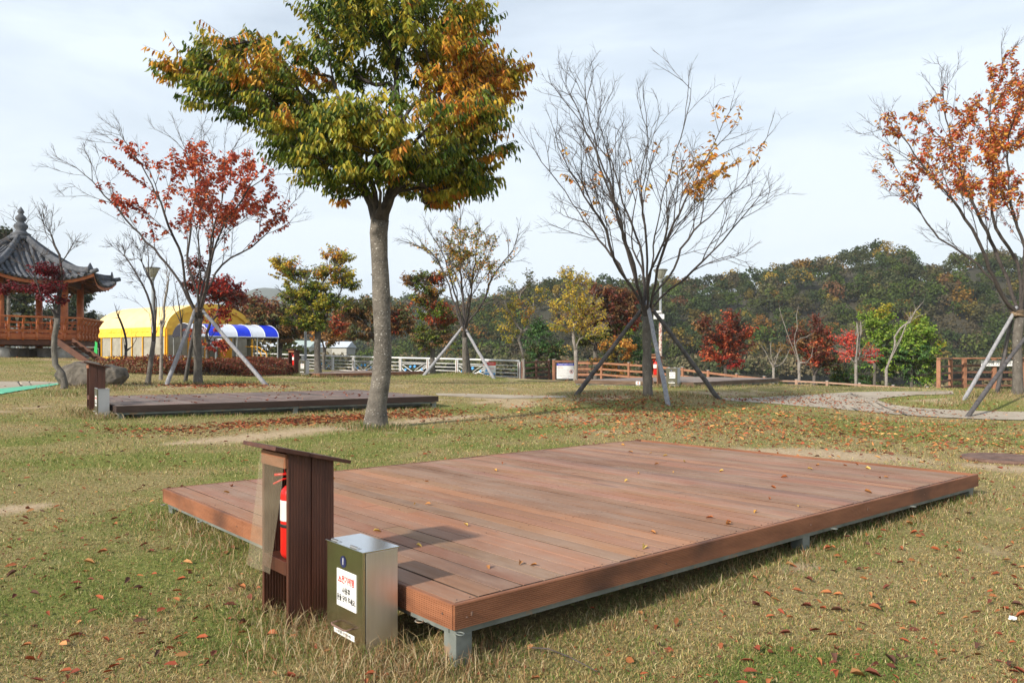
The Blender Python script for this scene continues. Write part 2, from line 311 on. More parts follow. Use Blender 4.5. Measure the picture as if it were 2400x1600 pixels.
def dirtmask(x, y):
    m = np.zeros(len(x)); nn = (vnoise(x, y, 2.2, 3) - .5) * 1.1 + (vnoise(x, y, 7, 4) - .5) * .5
    for pl in DIRT: m = np.maximum(m, np.clip(1.25 - seg_dist(x, y, pl) - nn * .5, 0, 1))
    m = np.maximum(m, np.clip((vnoise(x, y, .55, 9) * .65 + vnoise(x, y, 2.5, 10) * .35 - .72) * 8, 0, .8))
    return m
def greenmask(x, y):
    m = np.clip((vnoise(x, y, .45, 21) * .5 + vnoise(x, y, 1.6, 22) * .3 + vnoise(x, y, 5, 23) * .2 - .42) * 3.2, 0, 1) * .8
    m = m + np.clip((-1.5 - np.asarray(x)) * .05, 0, .3) * (np.asarray(y) < 12)
    for pl in GREEN: m = np.maximum(m, np.clip(1.5 - seg_dist(x, y, pl) - (vnoise(x, y, 3, 5) - .5), 0, 1))
    return np.clip(m, 0, .8)
# ---------------------------------------------------------------- ground sheet
def axis_lines(a):  # list of (stop, step)
    out_ = [a[0]]; 
    for stop, st in a[1]:
        while out_[-1] < stop - 1e-6: out_.append(out_[-1] + st)
    return np.array(out_)
gx = np.unique(np.r_[-3000, -1500, -700, -400, -250, -150, -100, -70, -50, axis_lines((-40, [(-14, .5), (-8, .25), (8, .1), (16, .25), (40, .6)])), 50, 70, 100, 150, 250, 400, 700, 1500, 3000])
gy = np.unique(np.r_[-3000, -800, -200, -60, -20, -10, -5, axis_lines((-2, [(2, .5), (10, .07), (20, .14), (34, .3), (66, .6)])), 75, 100, 150, 250, 400, 700, 1200, 2000, 3500])
XX, YY = np.meshgrid(gx, gy); xx = XX.ravel(); yy = YY.ravel(); zz = Gz(xx, yy)
nx, ny = len(gx), len(gy); ii = np.arange(nx * ny).reshape(ny, nx)
Fq = np.stack([ii[:-1, :-1], ii[:-1, 1:], ii[1:, 1:], ii[1:, :-1]], -1).reshape(-1, 4)
dm = dirtmask(xx, yy); gm = greenmask(xx, yy); mud = np.zeros(len(xx))
def ground_mat():
    m = bpy.data.materials.new('lawn_ground'); m.use_nodes = True; t = m.node_tree; n = t.nodes; l = t.links; b = n['Principled BSDF']; b.inputs['Roughness'].default_value = .95; b.inputs['Specular IOR Level'].default_value = .1
    a = n.new('ShaderNodeAttribute'); a.attribute_name = 'col'; sp = n.new('ShaderNodeSeparateColor'); l.new(a.outputs['Color'], sp.inputs[0]); tcn = n.new('ShaderNodeTexCoord')
    def noise(s, d=5, r=.6):
        z = n.new('ShaderNodeTexNoise'); z.inputs['Scale'].default_value = s; z.inputs['Detail'].default_value = d; z.inputs['Roughness'].default_value = r; l.new(tcn.outputs['Object'], z.inputs[0]); return z.outputs[0]
    def ramp(s, p0, c0, p1, c1):
        r = n.new('ShaderNodeValToRGB'); r.color_ramp.elements[0].position = p0; r.color_ramp.elements[0].color = (*c0, 1); r.color_ramp.elements[1].position = p1; r.color_ramp.elements[1].color = (*c1, 1); l.new(s, r.inputs[0]); return r.outputs[0]
    def mixc(f, A, B):
        x = n.new('ShaderNodeMix'); x.data_type = 'RGBA'; l.new(f, x.inputs['Factor']); l.new(A, x.inputs['A']); l.new(B, x.inputs['B']); return x.outputs['Result']
    fine = noise(34, 6, .75); mid = noise(9, 5)
    tan = ramp(fine, .32, (.13, .095, .042), .66, (.46, .37, .18)); grn = ramp(fine, .32, (.075, .095, .018), .66, (.27, .30, .07)); dirt = ramp(noise(14, 7, .7), .3, (.36, .26, .16), .7, (.60, .47, .31))
    c = mixc(sp.outputs[1], tan, grn); c = mixc(sp.outputs[0], c, dirt); l.new(c, b.inputs['Base Color'])
    bb = n.new('ShaderNodeBump'); bb.inputs['Strength'].default_value = .8; bb.inputs['Distance'].default_value = .03; l.new(fine, bb.inputs['Height']); l.new(bb.outputs[0], b.inputs['Normal'])
    return m
gr = npmesh('lawn', np.c_[xx, yy, zz], Fq, 4, ground_mat(), np.c_[dm, gm, mud], sm=True); tag(gr, kind='structure')

# decks: near corner (x, y), angle, top height
L1, L2 = 6.6, 4.45
DK = [((-.28, 3.78), math.atan2(.648, .762), .318), ((-7.1, 14.2), math.atan2(3.7, 5.36), .63), ((-7.54, 31.0), math.atan2(.833, .553), .87), ((5.5, 24.0), math.atan2(5, 4.3), .75)]
def in_deck(x, y, pad=0.0):
    m = np.zeros(len(x), bool)
    for (ox, oy), a, z in DK:
        u = (x - ox) * math.cos(a) + (y - oy) * math.sin(a); v = -(x - ox) * math.sin(a) + (y - oy) * math.cos(a)
        m |= (u > -pad) & (u < L1 + pad) & (v > -pad) & (v < L2 + pad)
    return m
# ---------------------------------------------------------------- concrete paths
def resample(pl, n):
    pl = np.array(pl, float); s = np.r_[0, np.cumsum(np.hypot(*np.diff(pl, axis=0).T))]; t = np.linspace(0, s[-1], n)
    return np.c_[np.interp(t, s, pl[:, 0]), np.interp(t, s, pl[:, 1])]
PATHPOLY = []
def path_strip(name, A, B, off, m='path', nu=90, nv=14, ragged=.05):
    a = resample([P(*p)[:2] for p in A], nu); b = resample([P(*p)[:2] for p in B], nu); a += (rng.random((nu, 2)) - .5) * ragged; b += (rng.random((nu, 2)) - .5) * ragged
    t = np.linspace(0, 1, nv)[:, None, None]; g = a[None] * (1 - t) + b[None] * t; g = g.reshape(-1, 2); z = Gz(g[:, 0], g[:, 1]) + off
    ii = np.arange(nu * nv).reshape(nv, nu); f = np.stack([ii[:-1, :-1], ii[:-1, 1:], ii[1:, 1:], ii[1:, :-1]], -1).reshape(-1, 4)
    o = npmesh(name, np.c_[g, z], f, 4, M[m], sm=True); tag(o, kind='structure'); PATHPOLY.append(np.r_[a, b[::-1]]); return o
path_strip('path', [(1690, 933), (1800, 930), (1880, 927), (1940, 923), (2000, 921)], [(1700, 938), (1800, 945), (1880, 952), (2000, 962), (2110, 972)], .010)
path_strip('path', [(1930, 923), (1990, 919.5), (2060, 918), (2200, 917), (2230, 917)], [(2045, 946), (2048, 938), (2075, 932), (2150, 926), (2235, 924)], .014)
path_strip('path', [(1990, 921), (2060, 940), (2080, 948), (2150, 957), (2260, 963), (2420, 966)], [(2060, 968), (2150, 976), (2200, 979), (2300, 983), (2420, 986)], .018)
path_strip('path', [(1018, 922), (1100, 923), (1200, 926), (1330, 928)], [(1025, 927), (1100, 931), (1200, 934), (1325, 932)], .010, nv=8)
path_strip('path', [(-160, 893), (0, 894), (70, 894), (136, 896)], [(-170, 925), (0, 912), (70, 905), (134, 899)], .014, nv=8)
path_strip('green_kerb', [(-170, 925), (0, 912), (70, 905), (134, 899)], [(-180, 945), (0, 925), (70, 913), (136, 902)], .018, 'greenedge', nv=6)
path_strip('wooden_landing', [(1222, 886), (1300, 886), (1360, 884)], [(1216, 893), (1300, 895), (1400, 893)], .02, 'fasciaolive', nv=6)
def in_poly(x, y):
    m = np.zeros(len(x), bool)
    for p in PATHPOLY:
        c = np.zeros(len(x), bool); j = len(p) - 1
        for i in range(len(p)):
            k = ((p[i, 1] > y) != (p[j, 1] > y)); xi = (p[j, 0] - p[i, 0]) * (y - p[i, 1]) / (p[j, 1] - p[i, 1] + 1e-12) + p[i, 0]; c ^= k & (x < xi); j = i
        m |= c
    return m
# ---------------------------------------------------------------- river beyond the fence
o = MB().box(-900, 900, 82, 168, -3.4, -3.05).build('river', M['water']); tag(o, kind='structure')

# ---------------------------------------------------------------- grass blades
def grass_batch(n, d0, d1, hmin, hmax, wmul, lean, powr):
    u = rng.random(n); d = (d0 ** (1 - powr) + u * (d1 ** (1 - powr) - d0 ** (1 - powr))) ** (1 / (1 - powr))
    x = (rng.random(n) * 2 - 1) * (d * .70 + .8); y = d
    keep = ~in_poly(x, y) & (rng.random(n) > dirtmask(x, y) * .93) & (y < np.interp(x, FX, FY) + 1)
    dk = in_deck(x, y, -.25); keep &= ~(dk & (y > 20)) ; keep &= ~(dk & (rng.random(n) > .25))
    x = x[keep]; y = y[keep]; n = len(x); g = greenmask(x, y); gsel = rng.random(n) < (.26 + .62 * g)
    h = rng.uniform(hmin, hmax, n) * (.75 + .7 * vnoise(x, y, 3, 8)); wd = wmul * (.0022 + .00042 * y) * rng.uniform(.7, 1.3, n)
    a = rng.random(n) * 6.283; ln = rng.random(n) ** .7 * lean
    c1 = np.array([[.52, .41, .17], [.64, .53, .27], [.44, .32, .125], [.37, .23, .10]])[rng.integers(0, 4, n)]
    c2 = np.array([[.135, .205, .04], [.205, .265, .055], [.31, .34, .10], [.09, .155, .03]])[rng.integers(0, 4, n)]
    C = np.where(gsel[:, None], c2, c1) * rng.uniform(.7, 1.2, (n, 1))
    return x, y, h, wd, a, ln, C
def blades(name, x, y, h, wd, a, ln, C, seg2=True, z=None, arch=.5):
    n = len(x); z = Gz(x, y) - .004 if z is None else z; B = np.c_[x, y, z]; dr = np.c_[np.cos(a), np.sin(a), np.zeros(n)]; sd_ = rng.random(n) * 6.283; sdv = np.c_[np.cos(sd_), np.sin(sd_), np.zeros(n)] * wd[:, None] * .5
    up = np.array([[0, 0, 1.]]); hh = h[:, None]; l_ = ln[:, None]
    mid = B + up * hh * .55 * np.sqrt(np.clip(1 - l_ * l_ * .3, .1, 1)) + dr * hh * l_ * .35; tip = B + up * hh * (1 - l_ * arch) + dr * hh * l_
    if seg2:
        V = np.stack([B - sdv, B + sdv, mid + sdv * .8, mid - sdv * .8, tip], 1).reshape(-1, 3); i = np.arange(n)[:, None] * 5
        Fa = np.concatenate([i + [0, 1, 2], i + [0, 2, 3], i + [3, 2, 4]], 0); k = 5
    else:
        V = np.stack([B - sdv, B + sdv, tip], 1).reshape(-1, 3); Fa = np.arange(n)[:, None] * 3 + [0, 1, 2]; k = 3
    o = npmesh(name, V, Fa, 3, M['grass'], np.repeat(C, k, 0)); return tag(o, kind='stuff', label='yellowing lawn grass', cat='grass')
blades('grass', *grass_batch(300000, 3.0, 9.0, .012, .034, 1.1, 1.8, 1.7), arch=.42)
blades('grass', *grass_batch(210000, 9.0, 40.0, .025, .05, 1.6, 1.2, 1.25), seg2=False)
# longer dry grass around bases
def tufts(centers):
    xs, ys, hs, ws, aa, ll, cc_ = [], [], [], [], [], [], []
    for (cx, cy, r, n, h, dry) in centers:
        q = rng.normal(size=(n, 2)) * r * .5; a = rng.random(n) * 6.283
        xs.append(cx + q[:, 0]); ys.append(cy + q[:, 1]); hs.append(rng.uniform(.35, 1.0, n) * h); ws.append(np.full(n, .0028 + .0003 * cy) * rng.uniform(.6, 1.3, n)); aa.append(a); ll.append(rng.uniform(.2, 1.1, n))
        s = rng.random(n) < dry
        c = np.where(s[:, None], np.array([[.46, .34, .17], [.55, .45, .27], [.36, .20, .10]])[rng.integers(0, 3, n)], np.array([[.10, .16, .03], [.17, .22, .05], [.07, .11, .02]])[rng.integers(0, 3, n)])
        cc_.append(c * rng.uniform(.7, 1.2, (n, 1)))
    o = blades('tall_grass', *[np.concatenate(q) for q in (xs, ys, hs, ws, aa, ll, cc_)], arch=.45); return o
def dloc(k, u, v):
    (ox, oy), a, z = DK[k]; return ox + u * math.cos(a) - v * math.sin(a), oy + u * math.sin(a) + v * math.cos(a)
TF = []
for u, v, r, n, h, dry in [(-.30, .45, .22, 260, .17, .8), (-.30, .75, .22, 260, .19, .8), (-.35, 1.0, .25, 300, .2, .8), (-.38, 1.35, .25, 200, .17, .7), (-.15, .35, .18, 200, .18, .8), (-.12, .1, .2, 240, .17, .8), (-.3, .12, .25, 240, .15, .85), (.05, -.08, .2, 200, .14, .7), (.1, .12, .2, 200, .17, .8), (-.6, .75, .3, 260, .13, .75), (-.5, .3, .3, 240, .13, .8), (.3, .05, .25, 160, .13, .6),
                            (-.1, 1.8, .3, 220, .13, .7), (-.05, 2.4, .35, 240, .13, .75), (-.05, 3.0, .35, 240, .14, .8), (0, 3.6, .35, 260, .15, .8), (0, 4.1, .35, 240, .15, .75)]:
    TF.append((*dloc(0, u, v), r, n, h, dry))
for i in range(26): TF.append((*dloc(0, .3 + i * .25, -.05 + .1 * random.random()), .26, 150, .10, .55))
for i in range(14): TF.append((*dloc(1, .2 + i * .47, -.1), .35, 90, .13, .45))
for u, v in [(-.3, .4), (-.35, 1.0), (-.2, .1), (-.4, 1.3), (-.3, .7)]: TF.append((*dloc(1, u, v), .35, 220, .2, .6))
for k in (2, 3):
    for u, v in [(-.3, .4), (-.35, 1.1), (-.1, .1), (.3, -.1), (-.5, .8)]: TF.append((*dloc(k, u, v), .5, 160, .22, .5))
    for i in range(12): TF.append((*dloc(k, i * .55, -.15), .4, 50, .16, .6))
MT = P(880, 1001); TF += [(MT.x, MT.y - .15, .55, 500, .17, .35), (MT.x + .2, MT.y - .2, .6, 400, .16, .3), (MT.x - .3, MT.y, .5, 300, .15, .3)]
for q, r in [((1519, 928), .9), ((1380, 930), .6), ((1620, 928), .6), ((464, 900), .7), ((2385, 921), 1.1), ((2250, 945), .7), ((2300, 925), .8), ((1090, 876), 1.2), ((560, 898), .8), ((215, 908), .8), ((160, 925), .6), ((280, 912), .6), ((340, 900), .5)]:
    b = P(*q); TF.append((b.x, b.y, r, 500, .17, .6))
tufts(TF)

# ---------------------------------------------------------------- fallen leaves
LEAFC = np.array([[.27, .06, .03], [.32, .10, .04], [.17, .05, .03], [.38, .14, .05], [.13, .06, .04], [.34, .08, .03], [.44, .21, .08]])
def litter(n, pts_fn, name='fallen_leaves', sz=(.05, .09), z0=.018, gain=1.0, label='drift of red and brown fallen leaves on the lawn'):
    x, y = pts_fn(n); keep = ~in_deck(x, y, 0) | (y < 9) & (rng.random(len(x)) < .3); x = x[keep]; y = y[keep]; n = len(x)
    z = Gz(x, y) + rng.uniform(.3, 1.6, n) * z0; a = rng.random(n) * 6.283; D = np.c_[np.cos(a), np.sin(a), rng.normal(0, .28, n)]; Nn = np.c_[rng.normal(0, .6, (n, 2)), np.ones(n)]
    ln = rng.uniform(*sz, n); C = gain * LEAFC[rng.integers(0, 7, n)] * rng.uniform(.6, 1.25, (n, 1))
    o = leafmesh(name, np.c_[x, y, z], D, Nn, ln, rng.uniform(.28, .55, n), C, M['litter'], fold=.4, curl=.22); return tag(o, label, 'leaves', kind='stuff')
def around(pls, spread):
    def fn(n):
        X, Y = [], []; ws = np.array([q[3] for q in pls], float); ws /= ws.sum()
        for (px, py, sp, _), k in zip(pls, (ws * n).astype(int)):
            c = P(px, py); X.append(c.x + rng.normal(0, sp, k)); Y.append(c.y + rng.normal(0, sp * spread, k))
        return np.concatenate(X), np.concatenate(Y)
    return fn
litter(2200, around([(450, 1010, .45, .5), (560, 998, .4, .8), (680, 990, .45, 1.4), (760, 983, .45, 1.4), (830, 978, .45, 1), (940, 973, .5, 1.1), (1010, 966, .5, .8), (330, 1010, .5, .5)], .75), sz=(.045, .10))
litter(5200, around([(1400, 960, 1.3, 1), (1520, 950, 1.2, 1.1), (1560, 985, 1.4, 1.2), (1350, 990, 1.5, .9), (1700, 1000, 1.6, 1.2), (1850, 1000, 1.6, 1.1), (2000, 1010, 1.7, 1.1), (2150, 1010, 1.6, 1), (2300, 1040, 1.4, .8), (1780, 960, 1.2, .8), (1230, 985, 1.3, .5), (2350, 990, 1.6, .8), (1420, 935, .8, .7)], 1.1), sz=(.045, .10), gain=np.array([1.35, 1.5, 1.4]))
def vis(n):
    u = rng.random(n); d = 3.3 * (38 / 3.3) ** u; x = (rng.random(n) * 2 - 1) * (d * .70 + .5); return x, d
litter(2200, vis, sz=(.03, .08)); litter(9000, vis, sz=(.010, .026), z0=.016, gain=.8, label='crumbs of dead leaf and twig among the grass')
litter(700, around([(460, 905, .7, 1), (540, 903, .7, .8), (620, 906, .8, .4)], .6), sz=(.07, .11))
litter(800, around([(1900, 930, 1.2, 1), (2000, 945, 1, .6), (1850, 940, .9, 1), (2150, 965, 1.2, 1)], .5), z0=.03)
# large leaves that can be told apart on the near lawn
def single_leaf(name, p, size, a, col, label, group, cat='fallen leaf', tilt=.2):
    D = np.array([[math.cos(a), math.sin(a), random.uniform(-.1, .15)]]); Nn = np.array([[random.gauss(0, tilt), random.gauss(0, tilt), 1]])
    o = leafmesh(name, [(0, 0, 0)], D, Nn, [size], random.uniform(.34, .56), [col], M['litter'], fold=.8, curl=random.uniform(.1, .4)); o.location = p
    return tag(o, label, cat, group)
r2 = random.Random(5)
for i in range(110):
    d = 3.6 + r2.random() ** 1.2 * 3.4; x = r2.uniform(.45, 1) * (d * .66) if r2.random() < .68 else -r2.uniform(.25, 1) * d * .64
    if in_deck(np.array([x]), np.array([d]), .05)[0]: continue
    c = LEAFC[r2.randrange(7)] * r2.uniform(.8, 1.25); s = x > 0
    single_leaf('fallen_leaf', (x, d, G(x, d) + .028), r2.uniform(.04, .082), r2.random() * 6.28, c, 'curled red-brown leaf lying in the lawn right of the near deck' if s else 'curled brown leaf lying in the lawn left of the near deck', 'leaves on the lawn right of the near deck' if s else 'leaves on the lawn left of the near deck')

# ---------------------------------------------------------------- wooded hills
def crown_template(seed, nq, pine=False):
    r = np.random.default_rng(seed); Pn, Nq = [], []
    nl = 15; 
    for k in range(nl):
        v = r.normal(size=3); v /= np.linalg.norm(v); v[2] = abs(v[2]) * 1.05 - .28; c = v * r.uniform(.45, .78); rad = r.uniform(.26, .44); m = nq // nl
        q = unit(r.normal(size=(m, 3))); q[:, 2] = np.where(q[:, 2] < -.35, -q[:, 2], q[:, 2]); Pn.append(c + q * rad * r.uniform(.75, 1.08, (m, 1))); Nq.append(q + r.normal(0, .55, (m, 3)))
    return np.concatenate(Pn), unit(np.concatenate(Nq))
FPAL = np.array([[.046, .066, .018], [.034, .052, .018], [.066, .082, .022], [.084, .080, .034], [.054, .062, .028], [.080, .066, .038], [.040, .058, .024], [.13, .10, .024], [.062, .090, .018]])
def forest(name, px, py, pz, rad, nq, qs, seed, gain=1.0, warm=.10, label=''):
    r = np.random.default_rng(seed); T = [crown_template(seed * 10 + k, nq) for k in range(6)]; Vs, Cs = [], []
    for x, y, z, rd in zip(px, py, pz, rad):
        Pn, Nq = T[r.integers(0, 6)]; a = r.random() * 6.283; ca, sa = math.cos(a), math.sin(a); Rm = np.array([[ca, -sa, 0], [sa, ca, 0], [0, 0, 1]])
        hs = r.uniform(.85, 1.45); Pw = (Pn @ Rm.T) * rd * [1, 1, hs] + [x, y, z + rd * .8]; Nw = Nq @ Rm.T
        V, _ = clump_quads(Pw, Nw, r.uniform(.6, 1.3, len(Pw)) * qs * rd)
        c = FPAL[r.integers(0, 7)] if r.random() > .16 else FPAL[7 + r.integers(0, 2)]
        if r.random() < warm: c = np.array([[.21, .12, .026], [.19, .095, .025], [.24, .165, .03], [.12, .06, .03]])[r.integers(0, 4)]
        c = c * r.uniform(.75, 1.3) * gain; cq = c * r.uniform(.7, 1.35, (len(Pw), 1)) ; Vs.append(V); Cs.append(np.repeat(cq, 4, 0))
    V = np.concatenate(Vs); o = npmesh(name, V, np.arange(len(V)).reshape(-1, 4), 4, M['forest'], np.concatenate(Cs)); return tag(o, label, 'woodland', kind='stuff')
M['hill'] = mat('forest_floor', (.030, .032, .018), (.06, .05, .032), .05, .95)
M['mount'] = mat('far_mountain_woods', (.035, .05, .035), (.06, .07, .05), .006, .95)
def hill(name, ridge, db, dr, zb, seed, spacing=None, rad=4, nq=400, qs=.17, treeh=6, gain=1, m='hill', warm=.1, wild=1.0, label='', ncol=120, d1=None):
    px = np.linspace(ridge[0][0], ridge[-1][0], ncol); rp = np.array(ridge, float); py = np.interp(px, rp[:, 0], rp[:, 1]); nr = 26
    dR = dr + (vnoise(px / 180, px * 0, 1, seed) - .5) * dr * .12 * wild; zr = CAMH + (HY - py) / F * dR - treeh; zr = np.maximum(zr, zb + .5); xb = (px - 1200) / F
    rows = []
    for k in range(nr + 8):
        if k <= nr: t = k / nr; d = db + (dR - db) * t; s = np.sin(t * math.pi / 2) ** 1.25; z = zb + (zr - zb) * s
        else: t = (k - nr) / 8; d = dR + (dR - db) * t * 1.2; z = zr - (zr - zb) * t * t * 1.1
        wob = (vnoise(xb * d / (dr * .12), d / (dr * .12), 1, seed + 1) - .5) * (zr - zb) * .16 * math.sin(min(k / nr, 1) * math.pi) * wild
        rows.append(np.c_[xb * d, d, z + wob])
    Vg = np.array(rows); nrr = len(rows); ii = np.arange(nrr * ncol).reshape(nrr, ncol); f = np.stack([ii[:-1, :-1], ii[:-1, 1:], ii[1:, 1:], ii[1:, :-1]], -1).reshape(-1, 4)
    o = npmesh(name, Vg.reshape(-1, 3), f, 4, M[m], sm=True); tag(o, kind='structure')
    if spacing:
        r = np.random.default_rng(seed); X, Y, Z = [], [], []
        width = abs(xb[-1] - xb[0]) * (db + dr) / 2; depth = (dr - db) * 1.15; n = int(width * depth / spacing ** 2)
        uu = r.random(n) * (ncol - 1.01); tt = r.random(n) * (nr + 1.5)
        i = uu.astype(int); j = tt.astype(int); fu = (uu - i)[:, None]; fv = (tt - j)[:, None]
        Q = (Vg[j, i] * (1 - fu) + Vg[j, i + 1] * fu) * (1 - fv) + (Vg[j + 1, i] * (1 - fu) + Vg[j + 1, i + 1] * fu) * fv
        forest('hillside_woodland', Q[:, 0], Q[:, 1], Q[:, 2], r.uniform(.62, 1.3, n) * rad, nq, qs, seed, gain, warm, label)
    return o
H1 = [(850, 836), (900, 812), (950, 790), (1000, 762), (1040, 742), (1100, 716), (1150, 700), (1200, 688), (1240, 672), (1290, 648), (1340, 646), (1400, 650), (1470, 655), (1560, 645), (1600, 650), (1700, 642), (1760, 634), (1800, 630), (1850, 618), (1880, 604), (1920, 608), (1960, 592), (2000, 584), (2040, 574), (2070, 568), (2110, 580), (2140, 592), (2165, 620), (2200, 614), (2240, 594), (2275, 584), (2320, 592), (2400, 596), (2500, 600), (2700, 590), (3000, 600)]
hill('near_hill', H1, 172, 250, -3.2, 11, 3.9, 3.2, 380, .165, 6.5, 1.1, label='dense green and olive woodland with yellow patches on the near hill across the river')
H2 = [(480, 760), (560, 745), (620, 735), (660, 722), (700, 712), (745, 714), (790, 706), (850, 698), (900, 700), (960, 694), (1010, 697), (1060, 698), (1100, 694), (1160, 682), (1210, 668), (1250, 662), (1310, 660), (1380, 668), (1500, 690)]
hill('middle_hill', H2, 300, 470, -3.2, 23, 7.5, 5.0, 200, .2, 10.5, 1.2, warm=.13, label='hazier woodland on the middle hill left of the near hill')
H3 = [(-100, 742), (60, 735), (187, 722), (215, 722), (240, 730), (262, 738), (300, 748), (420, 765), (520, 760), (640, 770), (760, 775)]
hill('far_hill', H3, 800, 1100, -4, 31, 17, 9, 60, .3, 17, 1.1, warm=0, label='bluish woodland on the low far hill beyond the yellow tent')
H4 = [(380, 765), (470, 735), (540, 705), (575, 688), (600, 679), (620, 677), (650, 679), (680, 688), (720, 700), (780, 712), (860, 722), (960, 745), (1100, 790)]
hill('distant_mountain', H4, 1300, 1750, -4, 37, None, treeh=0, m='mount', wild=.5)

# riverside scrub
def scrub(name, zones, pal, seed, label, nq=260, qs=.16):
    r = np.random.default_rng(seed); Vs, Cs = [], []; T = [crown_template(seed + k, nq) for k in range(4)]
    for (px0, px1, d0, d1, n, h0, h1) in zones:
        for _ in range(n):
            d = r.uniform(d0, d1); x = (r.uniform(px0, px1) - 1200) / F * d; h = r.uniform(h0, h1); Pn, Nq = T[r.integers(0, 4)]; z = G(x, d)
            Pw = Pn * [h * .75, h * .75, h * .62] + [x, d, z + h * .45]; V, _ = clump_quads(Pw, Nq, r.uniform(.5, 1.2, len(Pw)) * qs * h); c = np.array(pal[r.integers(0, len(pal))]) * r.uniform(.7, 1.25)
            Vs.append(V); Cs.append(np.repeat(c * r.uniform(.65, 1.35, (len(Pw), 1)), 4, 0))
    V = np.concatenate(Vs); o = npmesh(name, V, np.arange(len(V)).reshape(-1, 4), 4, M['forest'], np.concatenate(Cs)); return tag(o, label, 'shrubs', kind='stuff')
scrub('riverside_scrub', [(560, 2500, 56, 80, 230, 1.5, 3.2), (560, 2600, 150, 172, 300, 3, 6), (1240, 2500, 48, 56, 70, 1.2, 2.2)], [(.10, .10, .045), (.085, .095, .04), (.15, .13, .07), (.06, .075, .03), (.19, .155, .085)], 51, 'grey-green riverside scrub beyond the fences')
scrub('yellow_scrub', [(1870, 2420, 40, 47, 120, .8, 1.6), (1690, 1900, 44, 50, 34, .9, 1.5)], [(.22, .15, .03), (.26, .17, .03), (.16, .14, .04), (.14, .15, .04)], 52, 'yellow-leaved low shrubs just beyond the low timber fence', 420, .09)
# sandy bank
o = MB(); 
for cx, cz in ((13.5, -.6),): 
    o.add([(x, y, -3.25 + 2.1 * math.exp(-((x - 15) / 6) ** 2 - ((y - 62) / 5) ** 2)) for x in np.linspace(0, 30, 25) for y in np.linspace(52, 75, 16)], [(i * 16 + j, i * 16 + j + 1, (i + 1) * 16 + j + 1, (i + 1) * 16 + j) for i in range(24) for j in range(15)])
M['sand'] = mat('sandy_bank', (.42, .36, .28), (.55, .48, .38), 1, .95, bump=.5)
tag(o.build('sand_bank', M['sand'], sm=True), kind='structure')
# ---------------------------------------------------------------- lettering
def text(name, s, size, Mx, mat_, parent, align='CENTER', bold=.0, ext=.0006, xs=1.0):
    """flat text as a mesh; Mx places the text plane (local x right, y up, z out)"""
    c = bpy.data.curves.new('t', 'FONT'); c.body = s; c.size = size; c.align_x = align; c.align_y = 'CENTER'; c.extrude = ext; c.offset = bold; c.resolution_u = 3
    o = bpy.data.objects.new('t', c); COL.objects.link(o); bpy.context.view_layer.update()
    me = bpy.data.meshes.new_from_object(o.evaluated_get(bpy.context.evaluated_depsgraph_get()))
    bpy.data.objects.remove(o); bpy.data.curves.remove(c); me.name = name; me.materials.clear()
    me.transform(Mx @ Matrix.Diagonal((xs, 1, 1, 1))); return link_mesh(name, me, mat_, parent)
def plane_mx(o, xdir, ydir):
    x = Vector(xdir).normalized(); y = Vector(ydir).normalized(); z = x.cross(y); m = Matrix((x, y, z)).transposed().to_4x4(); m.translation = o; return m

# ---------------------------------------------------------------- camping decks
def ribbed(mb, length, h, th, ribs, Mx, col=None):
    """board running along local x, ribs run along x, face towards -y; built from z=0..h"""
    pr = []
    for k in range(ribs):
        z0 = h * k / ribs; z1 = h * (k + 1) / ribs; g = (z1 - z0)
        pr += [(0, z0 + g * .12), (0, z0 + g * .62), (.004, z0 + g * .74), (.004, z0 + g * .98)]
    pr += [(th, h), (th, 0)]; n = len(pr)
    vs = [Mx @ Vector((x, p[0], p[1])) for x in (0, length) for p in pr]
    mb.add(vs, [(i, (i + 1) % n, n + (i + 1) % n, n + i) for i in range(n)] + [tuple(range(n - 1, -1, -1)), tuple(range(n, 2 * n))], col)
BASES = {0: [(.33, .158, .086), (.30, .145, .082), (.35, .172, .096), (.27, .135, .08), (.31, .155, .094), (.36, .18, .10)],
         1: [(.125, .083, .072), (.15, .10, .085), (.11, .072, .065), (.17, .12, .105)], 2: [(.36, .24, .17), (.33, .22, .16), (.40, .28, .20)], 3: [(.21, .17, .145), (.24, .20, .17), (.19, .155, .13)]}
